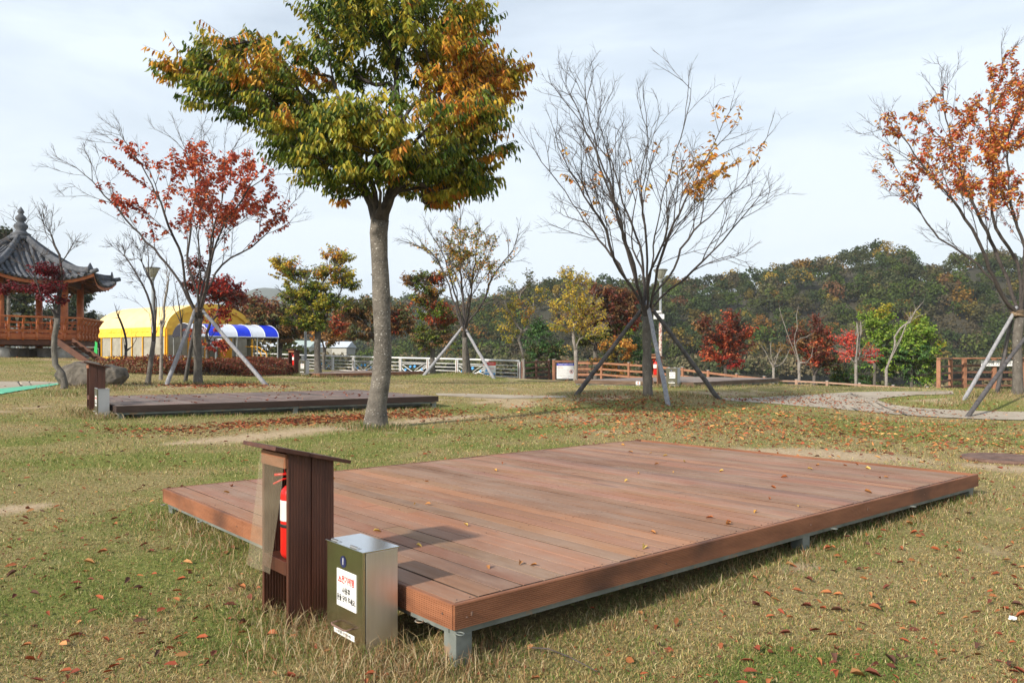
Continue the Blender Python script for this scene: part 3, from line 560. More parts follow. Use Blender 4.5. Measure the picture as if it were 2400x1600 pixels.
def deck(k, label, fmat, number=None):
    (ox, oy), a, zt = DK[k]; g0 = G(ox, oy); root = empty('camping_deck', (ox, oy, g0), a, label, 'deck', 'raised timber camping decks'); z = zt - g0
    rd = random.Random(k + 3); mb = MB(); bw, gap, th = .138, .0095, .026; x = .036; xsb = []; pal = BASES[k]
    while x + bw < L1 - .03:
        x += rd.uniform(-.002, .0045) if x > .1 else 0
        xsb.append(x); c = pal[rd.randrange(len(pal))]; s = rd.uniform(.86, 1.10); c2 = tuple(v * s for v in c); zz_ = z + rd.uniform(-.0022, .0012); cut = rd.uniform(1.2, 3.3) if rd.random() < .55 else None
        for y0, y1 in ([(0.038, cut - .002), (cut + .002, L2 - .038)] if cut else [(.038, L2 - .038)]):
            cb = tuple(v * rd.uniform(.93, 1.07) for v in c2)
            ch = .0015
            pr = [(x, zz_ - th), (x, zz_ - ch), (x + ch, zz_), (x + bw - ch, zz_), (x + bw, zz_ - ch), (x + bw, zz_ - th)]; tw = rd.uniform(-.001, .001)
            n = 6; vs = [Vector((p[0], y, p[1] + (tw if y > y0 else -tw))) for y in (y0, y1) for p in pr]
            mb.add([vs[1], vs[2], vs[3], vs[4], vs[7], vs[8], vs[9], vs[10]], [(0, 1, 5, 4), (1, 2, 6, 5), (2, 3, 7, 6)], cb)
            mb.add(vs, [(i, (i + 1) % n, n + (i + 1) % n, n + i) for i in (0, 4, 5)] + [tuple(range(n - 1, -1, -1)), tuple(range(n, 2 * n))], (.045, .028, .022))  # sides and ends: groove dirt, plus gap shade put into the colour
        x += bw + gap
    H = .122; T = .028; nr = 12 if k == 0 else 5
    runs = [((0, 0, 0), 0, L1, [.008, 3.35, 5.05, L1]), ((0, 0, 0), 1, L2, [.008, 2.6, L2]), ((L1, 0, 0), 2, L2, [0, L2]), ((0, L2, 0), 3, L1, [0, 3.3, L1])]
    for (o, side, ln, cuts) in runs:
        f = MB()
        for c0, c1 in zip(cuts[:-1], cuts[1:]):
            l_ = c1 - c0 - .003; dz = rd.uniform(-.002, .002)
            if side == 0: Mx = Matrix.Translation((c0, 0, z - H + dz))
            elif side == 1: Mx = Matrix.Translation((0, c0 + .003, z - H + dz)) @ Matrix.Rotation(R(90), 4, 'Z') @ Matrix.Scale(-1, 4, (0, 1, 0))
            elif side == 2: Mx = Matrix.Translation((L1 + .003, c0, z - H + dz)) @ Matrix.Rotation(R(90), 4, 'Z')
            else: Mx = Matrix.Translation((c0 + l_, L2 + .003, z - H + dz)) @ Matrix.Rotation(R(180), 4, 'Z')
            ribbed(f, l_, H, T, nr, Mx)
        f.build('fascia_board', M[fmat], root)
    fr = MB(); zf = z - .128
    for y in (.03, 1.1, 2.2, 3.3, L2 - .08): fr.box(.035, L1 - .035, y, y + .05, zf - .032, zf)
    for xx_ in (.03, 1.6, 3.25, 4.9, L1 - .08): fr.box(xx_, xx_ + .05, .081, L2 - .081, zf - .030, zf - .002)
    for i_ in range(9): fr.box(.30, L1 - .30, .30 + i_ * .47, .34 + i_ * .47, zf - .10, zf - .034)  # deeper inner joists, out of sight, added to darken the space underneath
    fr.build('steel_frame', M['galv'], root)
    for lx in (.04, 3.25, L1 - .14):
        for ly in (.035, 2.2, L2 - .13):
            c = MB(); wx, wy = DKw(k, lx, ly); gz = G(wx, wy) - g0 - .15
            if gz > zf - .05: continue
            c.box(lx, lx + .1, ly, ly + .1, gz, zf - .033); c.build('leg', M['galv'], root, bev=.004)
    # screws and guy rings
    sc = MB()
    if k == 0:
        for x in xsb:
            for yy_ in (.065, 1.125, 2.225, 3.325, L2 - .06):
                for dx in (.03, bw - .03):
                    mb.lathe([(.0042, z - .004), (.0042, z + .0004 + rd.uniform(0, .0006))], (x + dx, yy_ + rd.uniform(-.006, .006), 0), 6, col=(.03, .02, .02))
        pass
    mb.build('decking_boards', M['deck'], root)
    if k == 0:
        for xx_ in (.08, .11, 1.6, 3.3, 4.2, 5.3): sc.tube([(xx_, -.0022, z - .05 - rd.uniform(0, .03)), (xx_, .001, z - .07)], .006, 8)
        for yy_ in (.09, 1.2, 2.7): sc.tube([(-.0022, yy_, z - .06), (.001, yy_, z - .06)], .006, 8)
        sc.build('fascia_screws', M['iron'], root)
    for side, pos in ((0, .02), (0, 3.6), (0, 5.0), (1, .25), (1, 3.4), (1, L2 - .1)):
        if k > 1: break
        rg = MB(); c = Vector((pos, -.028, z - H - .010)) if side == 0 else Vector((-.028, pos, z - H - .010))
        rg.tube([c + Vector((.018 * math.cos(q * .5236), .024 * math.sin(q * .5236), 0)) for q in range(13)], .0035, 6, cap=False); rg.build('guy_ring', M['galv'], root, sm=True)
    if number:
        pl = MB().box(-.013, -.001, 1.86, 2.02, z - .115, z - .005); p = pl.build('number_plate', M['paper'], root)
        text('number', number, .135, plane_mx((-.0145, 1.94, z - .06), (0, -1, 0), (0, 0, 1)), M['redtext'], p, bold=.002)
    return root
def DKw(k, u, v): return dloc(k, u, v)
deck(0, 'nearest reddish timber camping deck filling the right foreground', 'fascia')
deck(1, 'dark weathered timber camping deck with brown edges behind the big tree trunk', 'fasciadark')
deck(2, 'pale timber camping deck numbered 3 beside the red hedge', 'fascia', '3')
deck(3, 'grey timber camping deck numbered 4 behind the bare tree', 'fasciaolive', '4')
# leaves on the decks
for k, n, sz in ((0, 46, (.04, .085)), (1, 90, (.05, .10)), (3, 8, (.05, .09))):
    rl = random.Random(70 + k); z = DK[k][2]
    for i in range(n):
        u, v = rl.uniform(.1, L1 - .1), rl.uniform(.1, L2 - .1) ** 1.0; x, y = dloc(k, u, v)
        col = np.array([(.62, .33, .07), (.70, .47, .12), (.42, .13, .04), (.5, .22, .07)][rl.randrange(4)] if k == 0 else [(.36, .12, .06), (.45, .20, .12), (.30, .09, .05)][rl.randrange(3)])
        yl = ('small yellow-orange leaf fallen on the nearest reddish deck' if col[1] > .3 else 'small brown leaf fallen on the nearest reddish deck') if k == 0 else ('curled red-brown leaf fallen on the dark weathered deck' if k == 1 else 'dry leaf fallen on the grey deck numbered 4')
        gp_ = {0: ('yellow leaves on the nearest deck' if col[1] > .3 else 'brown leaves on the nearest deck'), 1: 'leaves on the dark weathered deck', 3: 'leaves on the grey deck'}[k]
        single_leaf('fallen_leaf', (x, y, z + .012), rl.uniform(*sz) * .9, rl.random() * 6.28, col * rl.uniform(.8, 1.15), yl, gp_, tilt=.35)

# ---------------------------------------------------------------- extinguisher cabinets and power boxes
def cabinet(k, zb, label, elabel, flap=False, ext=True, mkey='cabwood', du=0, dv=0):
    (ox, oy), a, zt = DK[k]; u0, v0 = -.364 + du, 1.03 + dv; x, y = dloc(k, u0, v0); root = empty('extinguisher_cabinet', (x, y, zb), a, label, 'cabinet', 'wooden fire extinguisher cabinets')
    w_, dp, hf, hb = .346, .276, .965, .90; rb = 16
    def side(y0, nm):
        mb = MB()
        for (xa, xb) in ((0, .136), (.14, dp)):
            pr = []; n = 8
            for q in range(n):
                x0 = xa + (xb - xa) * q / n; g = (xb - xa) / n; pr += [(x0 + g * .1, 0), (x0 + g * .62, 0), (x0 + g * .72, .002), (x0 + g * .98, .002)]
            pr += [(xb, .022), (xa, .022)]; m_ = len(pr)
            top = lambda xx_: hf - (hf - hb) * xx_ / dp
            vs = [Vector((p[0], y0 + p[1], -.12)) for p in pr] + [Vector((p[0], y0 + p[1], top(p[0]))) for p in pr]
            mb.add(vs, [(i, (i + 1) % m_, m_ + (i + 1) % m_, m_ + i) for i in range(m_)] + [tuple(range(m_ - 1, -1, -1)), tuple(range(m_, 2 * m_))])
        mb.build('side_panel', M[mkey], root)
    side(0, 'r'); side(w_ - .022, 'l')
    MB().box(dp - .02, dp - .001, .0235, w_ - .0235, .30, hb - .02).build('back_panel', M[mkey], root)
    s = MB().box(.012, dp - .022, .0235, w_ - .0235, .34, .362); s.box(-.003, .0105, .0235, w_ - .0235, .29, .365); s.build('shelf', M[mkey], root, bev=.002)
    MB().box(-.012, .010, .012, w_ - .012, hf - .085, hf - .006).build('top_rail', M['fascia' if mkey == 'cabwood' else mkey], root, bev=.002)
    rf = MB(); sl = math.atan2(hf - hb, dp); Mr = Matrix.Translation((0, 0, hf)) @ Matrix.Rotation(sl, 4, 'Y'); rf.box(-.10, .105, -.05, w_ + .05, .0015, .024, Mr); rf.box(.108, dp + .09, -.048, w_ + .048, .001, .021, Mr); rf.build('roof', M[mkey], root, bev=.002)
    if flap:
        n1, n2 = 9, 15; vs = []
        for j in range(n2):
            for i in range(n1):
                t = j / (n2 - 1); yv = .018 + (w_ - .02) * i / (n1 - 1); zv = hf - .03 - t * .62
                vs.append((-.016 - .075 * t ** 1.3 - .004 * math.sin(i * .9 + t * 3) * t, yv + .012 * t, zv - .012 * (i / (n1 - 1)) * t))
        fl = MB().add(vs, [(j * n1 + i, j * n1 + i + 1, (j + 1) * n1 + i + 1, (j + 1) * n1 + i) for j in range(n2 - 1) for i in range(n1 - 1)]).build('plastic_flap', M['plastic'], root, sm=True)
    if ext:
        e = empty('fire_extinguisher', root.matrix_basis @ Vector((.078, .104, .363)), a, elabel, 'extinguisher', 'red fire extinguishers')
        MB().lathe([(.045, 0), (.052, .006), (.066, .02), (.070, .035), (.070, .36), (.064, .385), (.045, .405), (.022, .415)], n=28).build('cylinder', M['red'], e, sm=True)
        MB().lathe([(.0712, .215), (.0715, .22), (.0715, .325), (.0712, .33)], n=28).build('paper_label', M['paper'], e, sm=True)
        MB().lathe([(.0715, .18), (.0722, .183), (.0722, .195), (.0715, .198)], n=28).build('strap_band', M['rubber'], e, sm=True)
        MB().lathe([(.02, .412), (.02, .45), (.014, .46)], n=14).build('valve', M['galv'], e)
        h = MB(); h.tube([(0, 0, .455), (-.03, .02, .472), (-.09, .05, .468)], .008, 6); h.tube([(0, 0, .45), (-.05, .02, .445), (-.10, .04, .42)], .006, 6); h.build('handle', M['red'], e, sm=True)
        MB().tube([(.01, .01, .45), (.0, .06, .49), (-.02, .10, .44), (-.02, .095, .34), (-.01, .09, .2), (0, .088, .12)], .009, 8).build('hose', M['rubber'], e, sm=True)
        MB().tube([Vector((-.03 + .022 * math.cos(q * .5236), .0 + .0, .50 + .022 * math.sin(q * .5236))) for q in range(13)], .003, 5, cap=False).build('pull_ring', M['red'], e)
    return root
pm = bpy.data.materials.new('plastic_sheet'); pm.use_nodes = True; b = pm.node_tree.nodes['Principled BSDF']; b.inputs['Base Color'].default_value = (.34, .28, .20, 1); b.inputs['Roughness'].default_value = .2; b.inputs['Alpha'].default_value = .35
_pn = pm.node_tree.nodes; _z = _pn.new('ShaderNodeTexNoise'); _z.inputs['Scale'].default_value = 5; _z.inputs['Detail'].default_value = 5; _q = _pn.new('ShaderNodeMapRange'); _q.inputs[1].default_value = .3; _q.inputs[2].default_value = .7; _q.inputs[3].default_value = .20; _q.inputs[4].default_value = .36
_t = _pn.new('ShaderNodeTexCoord'); pm.node_tree.links.new(_t.outputs['Object'], _z.inputs[0]); pm.node_tree.links.new(_z.outputs[0], _q.inputs[0]); pm.node_tree.links.new(_q.outputs[0], b.inputs['Alpha']); M['plastic'] = pm
cabinet(0, .012, 'nearest dark brown wooden cabinet with a loose clear plastic flap, left of the near deck', 'red fire extinguisher half hidden in the nearest wooden cabinet', flap=True)
cabinet(1, .42, 'brown wooden cabinet in front of the boulder at the left end of the dark deck', '', ext=False, du=.05)
cabinet(2, .83, 'brown wooden cabinet standing before the deck numbered 3', 'small red fire extinguisher in the cabinet before the deck numbered 3')
cabinet(3, .60, 'brown wooden cabinet just right of the bare tree trunk before the deck numbered 4', 'red fire extinguisher in the cabinet behind the bare tree', mkey='fence')
def tri_outline(mb, Mx, s, t=.006):
    a = [Vector((s * math.cos(R(90 + 120 * i)), s * math.sin(R(90 + 120 * i)), 0)) for i in range(3)]; b_ = [v * (1 - 2.2 * t / s) for v in a]
    mb.add([Mx @ v for v in a + b_], [(0, 1, 4, 3), (1, 2, 5, 4), (2, 0, 3, 5)])
def powerbox(k, zb, label, number, du=0, dv=0, sc=1.0, stc='steel', dmat='olive'):
    (ox, oy), a, zt = DK[k]; x, y = dloc(k, -.251 + du, .409 + dv); root = empty('power_box', (x, y, zb), a, label, 'power box', 'stainless steel power boxes')
    wd, dp, h = .381, .198, .52
    MB().box(.014, dp, .0, wd, -.03, h - .006).build('body', M[stc], root, bev=.002)
    d = MB().box(-.004, .0105, .002, wd - .002, .012, h - .004).build('door', M[dmat], root, bev=.002)
    MB().box(-.010, dp + .006, -.006, wd + .006, h - .0045, h + .004).build('lid', M['steeltop'], root, bev=.0015)
    for yy_ in (.09, .29):
        hg = MB(); hg.tube([(-.002, yy_ - .034, h + .011), (-.002, yy_ + .034, h + .011)], .008, 10); hg.box(.002, .022, yy_ - .03, yy_ + .03, h + .0042, h + .0065); hg.build('hinge', M['steel'], root, sm=False)
    zf = lambda z: z; face = lambda yv, zv, off=-.0062: plane_mx((off, yv, zv), (0, -1, 0), (0, 0, 1))
    hd = MB(); hd.tube([(-.004, .27, .115), (-.035, .27, .112), (-.042, .25, .111), (-.042, .13, .111), (-.035, .11, .112), (-.004, .11, .115)], .005, 8); hd.build('handle', M['iron'] if k == 0 else M['steel'], d, sm=True)
    MB().box(-.0058, -.004, .085, .30, .055, .083).build('lower_label', M['paper'], d)
    text('lower_label_lettering', '※ 덮개를 꼭 닫아주세요', .016, face(.192, .069, -.0060), M['black'], d)
    dz = MB(); 
    dz.add([face(.20, .438) @ Vector((.030 * math.cos(q * math.pi / 16), .030 * math.sin(q * math.pi / 16), 0)) for q in range(32)], [tuple(range(32))])
    disc = dz.build('number_disc', M['navy'], d)
    text('number', number, .05, face(.20, .438, -.0068), M['paper'], disc)
    pl = MB().box(-.0072, -.004, .065, .265, .205, .395).build('warning_plate', M['paper'], d)
    fm = face(.165, .3, -.0076)
    bd = MB()
    for (x0, x1, y0, y1) in ((-.094, .094, .088, .091), (-.094, .094, -.091, -.088), (-.094, -.091, -.088, .088), (.091, .094, -.088, .088)): bd.add([fm @ Vector(q) for q in ((x0, y0, 0), (x1, y0, 0), (x1, y1, 0), (x0, y1, 0))], [(0, 1, 2, 3)])
    bd.build('plate_border', M['greytext'], pl)
    tm = MB(); tri_outline(tm, fm @ Matrix.Translation((-.066, .042, 0)), .024); tm.build('warning_triangle', M['redtext'], pl)
    text('exclamation_mark', '!', .024, fm @ Matrix.Translation((-.066, .041, 0)), M['redtext'], pl)
    text('warning_heading', '전기위험', .044, fm @ Matrix.Translation((.018, .045, 0)), M['redtext'], pl, bold=.0012, xs=.82)
    text('warning_text', '사용후', .037, fm @ Matrix.Translation((.0, -.010, 0)), M['black'], pl, bold=.001, xs=.85)
    text('warning_text', '문을 닫아 주세요.', .036, fm @ Matrix.Translation((.0, -.052, 0)), M['black'], pl, bold=.001, xs=.74)
    return root
M['steelmatt'] = mat('dull_steel', (.42, .43, .44), (.50, .50, .51), 3, .4, .6)
M['olivematt'] = mat('olive_grey_door', (.115, .11, .075), (.14, .135, .095), 3, .35, .4)
powerbox(0, .012, 'nearest stainless steel power box numbered 1 against the near deck corner', '1')
powerbox(1, .41, 'pale steel power box at the left corner of the dark weathered deck', '2', stc='steelmatt', dmat='olivematt')
powerbox(2, .865, 'small steel power box before the deck numbered 3', '3', stc='steelmatt', dmat='olivematt', du=-.05, dv=.06)
powerbox(3, .665, 'steel power box between the bare tree and the grey deck numbered 4', '4', stc='steelmatt', dmat='olivematt')

# ---------------------------------------------------------------- manhole, litter, twig, boulder
p = P(2352, 1078); o = MB().lathe([(.50, -.05), (.52, .02), (.50, .045), (.46, .05), (.44, .042), (.12, .042), (.10, .05), (0.01, .05)], n=40).build('manhole_cover', M['iron'], sm=False); o.location = p; tag(o, 'round rusty manhole cover on the lawn behind the right corner of the near deck', 'manhole cover')
p = P(2372, 1462); bm = bmesh.new(); bmesh.ops.create_icosphere(bm, subdivisions=2, radius=.022)
for v in bm.verts: v.co *= random.uniform(.6, 1.2); v.co.z *= .6
me = bpy.data.meshes.new('crumpled_paper'); bm.to_mesh(me); bm.free(); o = link_mesh('crumpled_paper', me, M['paper']); o.location = p + Vector((0, 0, .035)); tag(o, 'scrap of crumpled white paper on the lawn at the right', 'paper scrap')
a_, b_ = P(1240, 1530), P(1400, 1585); o = MB().tube([a_ + Vector((0, 0, .03)), a_.lerp(b_, .3) + Vector((0, .03, .045)), a_.lerp(b_, .6) + Vector((0, .03, .04)), b_ + Vector((0, 0, .025))], [.004, .004, .003, .002], 6).build('twig', M['twig']); tag(o, 'thin bent twig on the grass right of the near deck leg', 'twig')
def boulder(name, px, py, sx, sy, sz, label, seed):
    c = P(px, py); bm = bmesh.new(); bmesh.ops.create_icosphere(bm, subdivisions=5, radius=1); r = random.Random(seed); offs = [(Vector([r.gauss(0, 1) for _ in range(3)]).normalized(), r.uniform(.70, .95)) for _ in range(16)]
    for v in bm.verts:
        q = v.co.normalized(); s = 1.0
        for n_, d_ in offs:
            t = q.dot(n_)
            if t * s > d_: s = min(s, d_ / t)
        s *= 1 + .03 * math.sin(q.x * 9 + q.z * 7) * math.cos(q.y * 8); v.co = Vector((q.x * s * sx, q.y * s * sy, q.z * s * sz))
    me = bpy.data.meshes.new(name); bm.to_mesh(me); bm.free(); smooth(me); o = link_mesh(name, me, M['rock']); o.location = c + Vector((0, 0, sz * .62)); return tag(o, label, 'boulder')
boulder('boulder', 198, 903, .72, .5, .40, 'large grey boulder behind the cabinet at the left, below the pavilion', 3)
boulder('boulder', 262, 904, .42, .42, .38, 'dark rounded boulder right of the larger one, behind the left cabinet', 8)
boulder('boulder', 1640, 884, 2.3, .8, .95, 'broad tan boulder beyond the grey deck numbered 4', 9).location.z += -.1
boulder('boulder', 1738, 884, 1.0, .9, 1.35, 'pale rock right of the broad tan boulder beyond the grey deck', 12)

# ---------------------------------------------------------------- white railing with flower panels
def lamp(px, d, label, ztop=5.35, m='greypaint', lower=None, box=False, sc=1):
    x = (px - 1200) / F * d; z = G(x, d); root = empty('street_lamp', (x, d, z), 0, label, 'street lamp', 'park lamps'); h = ztop - z
    MB().tube([(0, 0, -.1), (0, 0, .5), (0, 0, .52), (0, 0, h - .55)], [.075, .075, .06, .05], 12).build('pole', M[m], root, sm=True)
    MB().lathe([(.05, h - .60), (.07, h - .55), (.09, h - .50), (.10, h - .46)], n=18).build('collar', M['greypaint'], root, sm=True)
    MB().lathe([(.10, h - .46), (.26, h - .10), (.27, h - .09)], n=18).build('lamp_shade', M['glasslamp'], root, sm=True)
    c = MB().lathe([(.30, h - .09), (.32, h - .07), (.28, h - .03), (.05, h)], n=18)
    for q in range(6): a = q * math.pi / 3; c.bar((.10 * math.cos(a), .1 * math.sin(a), h - .46), (.275 * math.cos(a), .275 * math.sin(a), h - .09), .015)
    c.build('cap', M['greypaint'], root)
    if lower: MB().tube([(0, 0, .0), (0, 0, h * .62)], [.081, .066], 12).build('peeling_paint_sleeve', M[lower], root, sm=True)
    if box:
        zc = CAMH + (HY - 742) / F * d - z; b_ = MB().box(-.32, .12, -.26, -.07, zc - .12, zc + .10); b_.box(-.15, .30, -.30, -.05, zc + .14, zc + .24, Matrix.Rotation(R(-6), 4, 'Y')); b_.bar((0, -.1, zc - .35), (0, -.1, zc + .1), .05); b_.build('speaker_unit', M['white'], root, bev=.02)
    return root
lamp(358, 33.5, 'park lamp with a conical head left of the red-leaved tree')
lamp(1548, 34.2, 'park lamp with peeling pole and white camera unit behind the bare tree', lower='rustpaint', box=True)
lamp(716, 34.5, 'park lamp whose head is hidden in the small yellow-green tree')
lamp(885, 36, 'park lamp standing right behind the big tree trunk')
lamp(40, 62, 'distant park lamp seen under the pavilion roof', ztop=5.0)
def rail_pts(lst): return [Wp(px, py, d) for px, py, d in lst]
def white_rail(tops, label, spacing=2.0, zb_drop=1.12):
    pts = rail_pts(tops); root = empty('railing', (pts[0].x, pts[0].y, pts[0].z - zb_drop), 0, label, 'railing'); o = pts[0] - Vector((0, 0, zb_drop)); pts = [p_ - o for p_ in pts]
    s = [0]; 
    for a, b in zip(pts[:-1], pts[1:]): s.append(s[-1] + (b - a).length)
    n = round(s[-1] / spacing); A = np.array([tuple(q) for q in pts]); t = np.linspace(0, s[-1], n + 1); Q = [Vector([np.interp(v, s, A[:, c]) for c in range(3)]) for v in t]
    tr = MB(); tr.tube(Q, .045, 8); tr.build('top_rail', M['white'], root, sm=True)
    r_ = MB()
    for dz in (.26, .46, .66, .86):
        for i in range(n):
            if i % 2 and dz > .3: continue
            r_.tube([Q[i] - Vector((0, 0, dz)), Q[i + 1] - Vector((0, 0, dz))], .022, 6)
    r_.build('lower_rails', M['white'], root, sm=True)
    for i, q in enumerate(Q):
        d = (Q[min(i + 1, n)] - Q[max(i - 1, 0)]); a = math.atan2(d.y, d.x); Mx = Matrix.Translation(q) @ Matrix.Rotation(a, 4, 'Z')
        pm_ = MB().box(-.07, -.03, -.06, .06, -1.35, -.05, Mx).box(.03, .07, -.06, .06, -1.35, -.05, Mx); pm_.box(-.11, .11, -.1, .1, -1.14, -1.10, Mx); po = pm_.build('post', M['white'], root)
        MB().box(-.03, .03, -.045, .045, -1.25, -.12, Mx).build('timber_insert', M['fencedark'], po)
        if i < n and i % 2:
            nx_ = Q[i + 1]; dv = nx_ - q; f = lambda u, v: q + dv * u - Vector((0, 0, .90 - v))
            sc = MB(); fl = MB()
            for (u0, v0, c1, c2, u1, v1, r0) in ((.06, .50, (.25, .38), (.35, .05), (.62, .03), None, .022), (.06, .40, (.22, .2), (.4, .10), (.95, .02), None, .03), (.94, .50, (.8, .42), (.7, .2), (.42, .02), None, .02), (.94, .3, (.86, .12), (.75, .06), (.6, .04), None, .025), (.08, .55, (.3, .56), (.7, .56), (.92, .55), None, .016), (.2, .52, (.3, .44), (.42, .3), (.5, .14), None, .014), (.1, .1, (.2, .2), (.3, .22), (.4, .15), None, .018)):
                e = (u1, v1) if v1 is not None else None
                P4 = [(u0, v0), c1, c2, u1]; pl = []
                for k in range(9):
                    t_ = k / 8; B_ = [(1 - t_) ** 3, 3 * t_ * (1 - t_) ** 2, 3 * t_ * t_ * (1 - t_), t_ ** 3]; pl.append(f(sum(B_[m_] * P4[m_][0] for m_ in range(4)), sum(B_[m_] * P4[m_][1] for m_ in range(4))))
                sc.tube(pl, r0, 5)
            for (u, v, r0) in ((.22, .28, .085), (.48, .42, .10), (.64, .40, .09), (.82, .22, .09), (.40, .1, .07)):
                c = f(u, v); dn = dv.normalized(); up = Vector((0, 0, 1)); nn = dn.cross(up)
                for s_ in (-1, 1): fl.add([c + nn * .03 * s_] + [c + nn * .03 * s_ + (dn * math.cos(k * math.pi / 5) + up * math.sin(k * math.pi / 5)) * r0 * (1 if k % 2 == 0 else .55) for k in range(10)], [(0, k + 1, (k + 1) % 10 + 1) for k in range(10)])
            po2 = sc.build('scroll_panel', M['white'], root, sm=True); fl.build('flower_motif', M['bluefl'], po2)
    return root
white_rail([(1217, 845.5, 42), (1120, 842.5, 43.3), (1030, 840.2, 44.6), (940, 838.3, 46), (865, 836.6, 47.5), (765, 833.8, 50), (700, 831.8, 53), (620, 828.5, 57.5), (560, 826, 60), (470, 823, 62), (380, 820, 63)], 'long white metal railing with blue flower panels along the riverside')
white_rail([(228, 814, 52), (120, 811, 50), (0, 808, 48), (-60, 806, 47)], 'white metal railing seen beneath the pavilion floor')

# ---------------------------------------------------------------- timber fences
def fence(posts, label, h, rails, mkey, ps=.10, rail_h=.09, caps=True, top_over=0, extra=None, ext_name='timber_fence', pkey=None):
    """posts: list of (px, py_top, d)"""
    Q = rail_pts(posts); o = Q[0] - Vector((0, 0, h)); root = empty(ext_name, o, 0, label, 'fence'); Q = [q - o for q in Q]
    for i, q in enumerate(Q):
        d = Q[min(i + 1, len(Q) - 1)] - Q[max(i - 1, 0)]; Mx = Matrix.Translation(q) @ Matrix.Rotation(math.atan2(d.y, d.x), 4, 'Z')
        p_ = MB().box(-ps / 2, ps / 2, -ps / 2, ps / 2, -h - .3, 0, Mx).build('post', M[pkey or mkey], root, bev=.006)
        if caps: MB().box(-ps / 2 - .004, ps / 2 + .004, -ps / 2 - .004, ps / 2 + .004, .0015, .03, Mx).build('cap', M['greypaint'], p_)
    for dz in rails:
        r_ = MB()
        for a, b in zip(Q[:-1], Q[1:]):
            dd = (b - a).normalized() * (ps / 2 + .002); r_.bar(a - Vector((0, 0, dz)) + dd, b - Vector((0, 0, dz)) - dd, .05, rail_h)
        r_.build('rail', M[mkey], root, bev=.004)
    return root
fence([(1224, 845.5, 41.8), (1257, 843, 43.5), (1287, 843, 44.5)], 'dark brown three-rail fence between the white railing and the notice board', 1.2, (.12, .42, .68, .95), 'fencedark')
fence([(1352, 846, 38.5), (1410, 846, 37.5), (1474, 850, 36.3), (1530, 853, 35.3), (1600, 861, 34.3), (1660, 868, 33.5), (1727, 876, 32.5), (1792, 882.5, 31.5)], 'light brown timber fence running down behind the grey deck numbered 4', 1.15, (.10, .38, .64, .9), 'fence')
fence([(1300, 842, 47), (1330, 842, 47), (1377, 843, 47)], 'dark brown timber fence end behind the notice board', 1.2, (.12, .4, .68, .95), 'fencedark')
fence([(1795, 888, 35), (1866, 889.5, 35), (1938, 893, 34.6), (2014, 898, 34.2), (2093, 903, 33.7), (2173, 907, 33.2), (2200, 909, 33)], 'low faded timber fence with grey caps along the right path edge', .33, (.07, .24), 'fencepink', ps=.10, rail_h=.07)
# tall lookout railing on the right
fr_ = fence([(2200, 843, 33), (2228, 842.5, 35.5), (2260, 841, 36), (2330, 841, 36), (2400, 841.5, 36), (2480, 842, 36)], 'orange-brown timber lookout railing behind the right tree', 1.35, (.30, .60, .92, 1.2), 'fencedark', ps=.15, caps=False, pkey='fence')
o_ = Vector(fr_.location); Q = [q - o_ for q in rail_pts([(2200, 841, 33), (2228, 840.5, 35.5), (2480, 839.5, 36)])]; tr = MB()
for a, b in zip(Q[:-1], Q[1:]): tr.bar(a + Vector((0, 0, .02)), b + Vector((0, 0, .021)), .16, .06)
tr.build('top_rail', M['fence'], fr_, bev=.006)
c = Wp(2352, 851, 35.85); sg = empty('warning_sign', c, 0, 'long white sign with black Korean lettering on the lookout railing', 'sign'); MB().box(-1.02, .75, -.02, .0, -.13, .13).build('board', M['paper'], sg)
text('lettering', '난간에 기대지 마세요', .2, plane_mx((-.12, -.0215, 0), (1, 0, 0), (0, 0, 1)), M['black'], sg, bold=.004, xs=.92)
# notice board
nb = empty('notice_board', Wp(1325, 893, 41.2), 0, 'timber framed notice board with a blue headed white sheet', 'notice board')
for sx_ in (-.62, .62): MB().box(sx_ - .06, sx_ + .06, -.06, .06, -.3, 1.12).build('post', M['fence'], nb, bev=.01); MB().box(sx_ - .064, sx_ + .064, -.064, .064, 1.122, 1.15).build('cap', M['greypaint'], nb)
MB().box(-.558, .558, -.03, .03, .99, 1.08).build('beam', M['fence'], nb)
bd = MB().box(-.45, .45, -.035, -.005, .13, .93).build('panel', M['paper'], nb); MB().box(-.45, .45, -.041, -.0362, .81, .93).build('header', M['blue'], bd)
text('heading', '안전캠핑장 이용안내 주의사항', .085, plane_mx((0, -.0425, .87), (1, 0, 0), (0, 0, 1)), M['paper'], bd, xs=.74)
for i in range(7): text('notice_line', ['이용시간 안내', '예약확인 및 문의', '지정된 장소 외 취사금지 야영금지', '화재예방을 위해 불꽃놀이 금지합니다', '쓰레기는 분리수거 후 되가져가기', '차량 진입 및 주차를 금지합니다', '다음 이용자를 위해 깨끗이 사용합시다'][i], .062, plane_mx((-.41, -.0365, .755 - i * .083), (1, 0, 0), (0, 0, 1)), M['redtext' if i < 2 else 'greytext'], bd, align='LEFT', xs=.7)
rg = MB(); cc = Vector((.31, -.037, .50)); rg.add([cc + Vector((r_ * math.cos(q * math.pi / 12), -.001, r_ * math.sin(q * math.pi / 12))) for r_ in (.10, .082) for q in range(24)], [(q, (q + 1) % 24, 24 + (q + 1) % 24, 24 + q) for q in range(24)]); rg.bar(cc + Vector((-.06, -.004, .06)), cc + Vector((.06, -.004, -.06)), .004, .018); rg.build('prohibition_ring', M['redtext'], bd)
MB().bar(cc + Vector((-.02, -.006, -.05)), cc + Vector((.0, -.006, .05)), .003, .05).build('pictogram', M['black'], bd)
text('footer', '시설관리사업소장', .06, plane_mx((0, -.0365, .17), (1, 0, 0), (0, 0, 1)), M['navy'], bd, xs=.8)
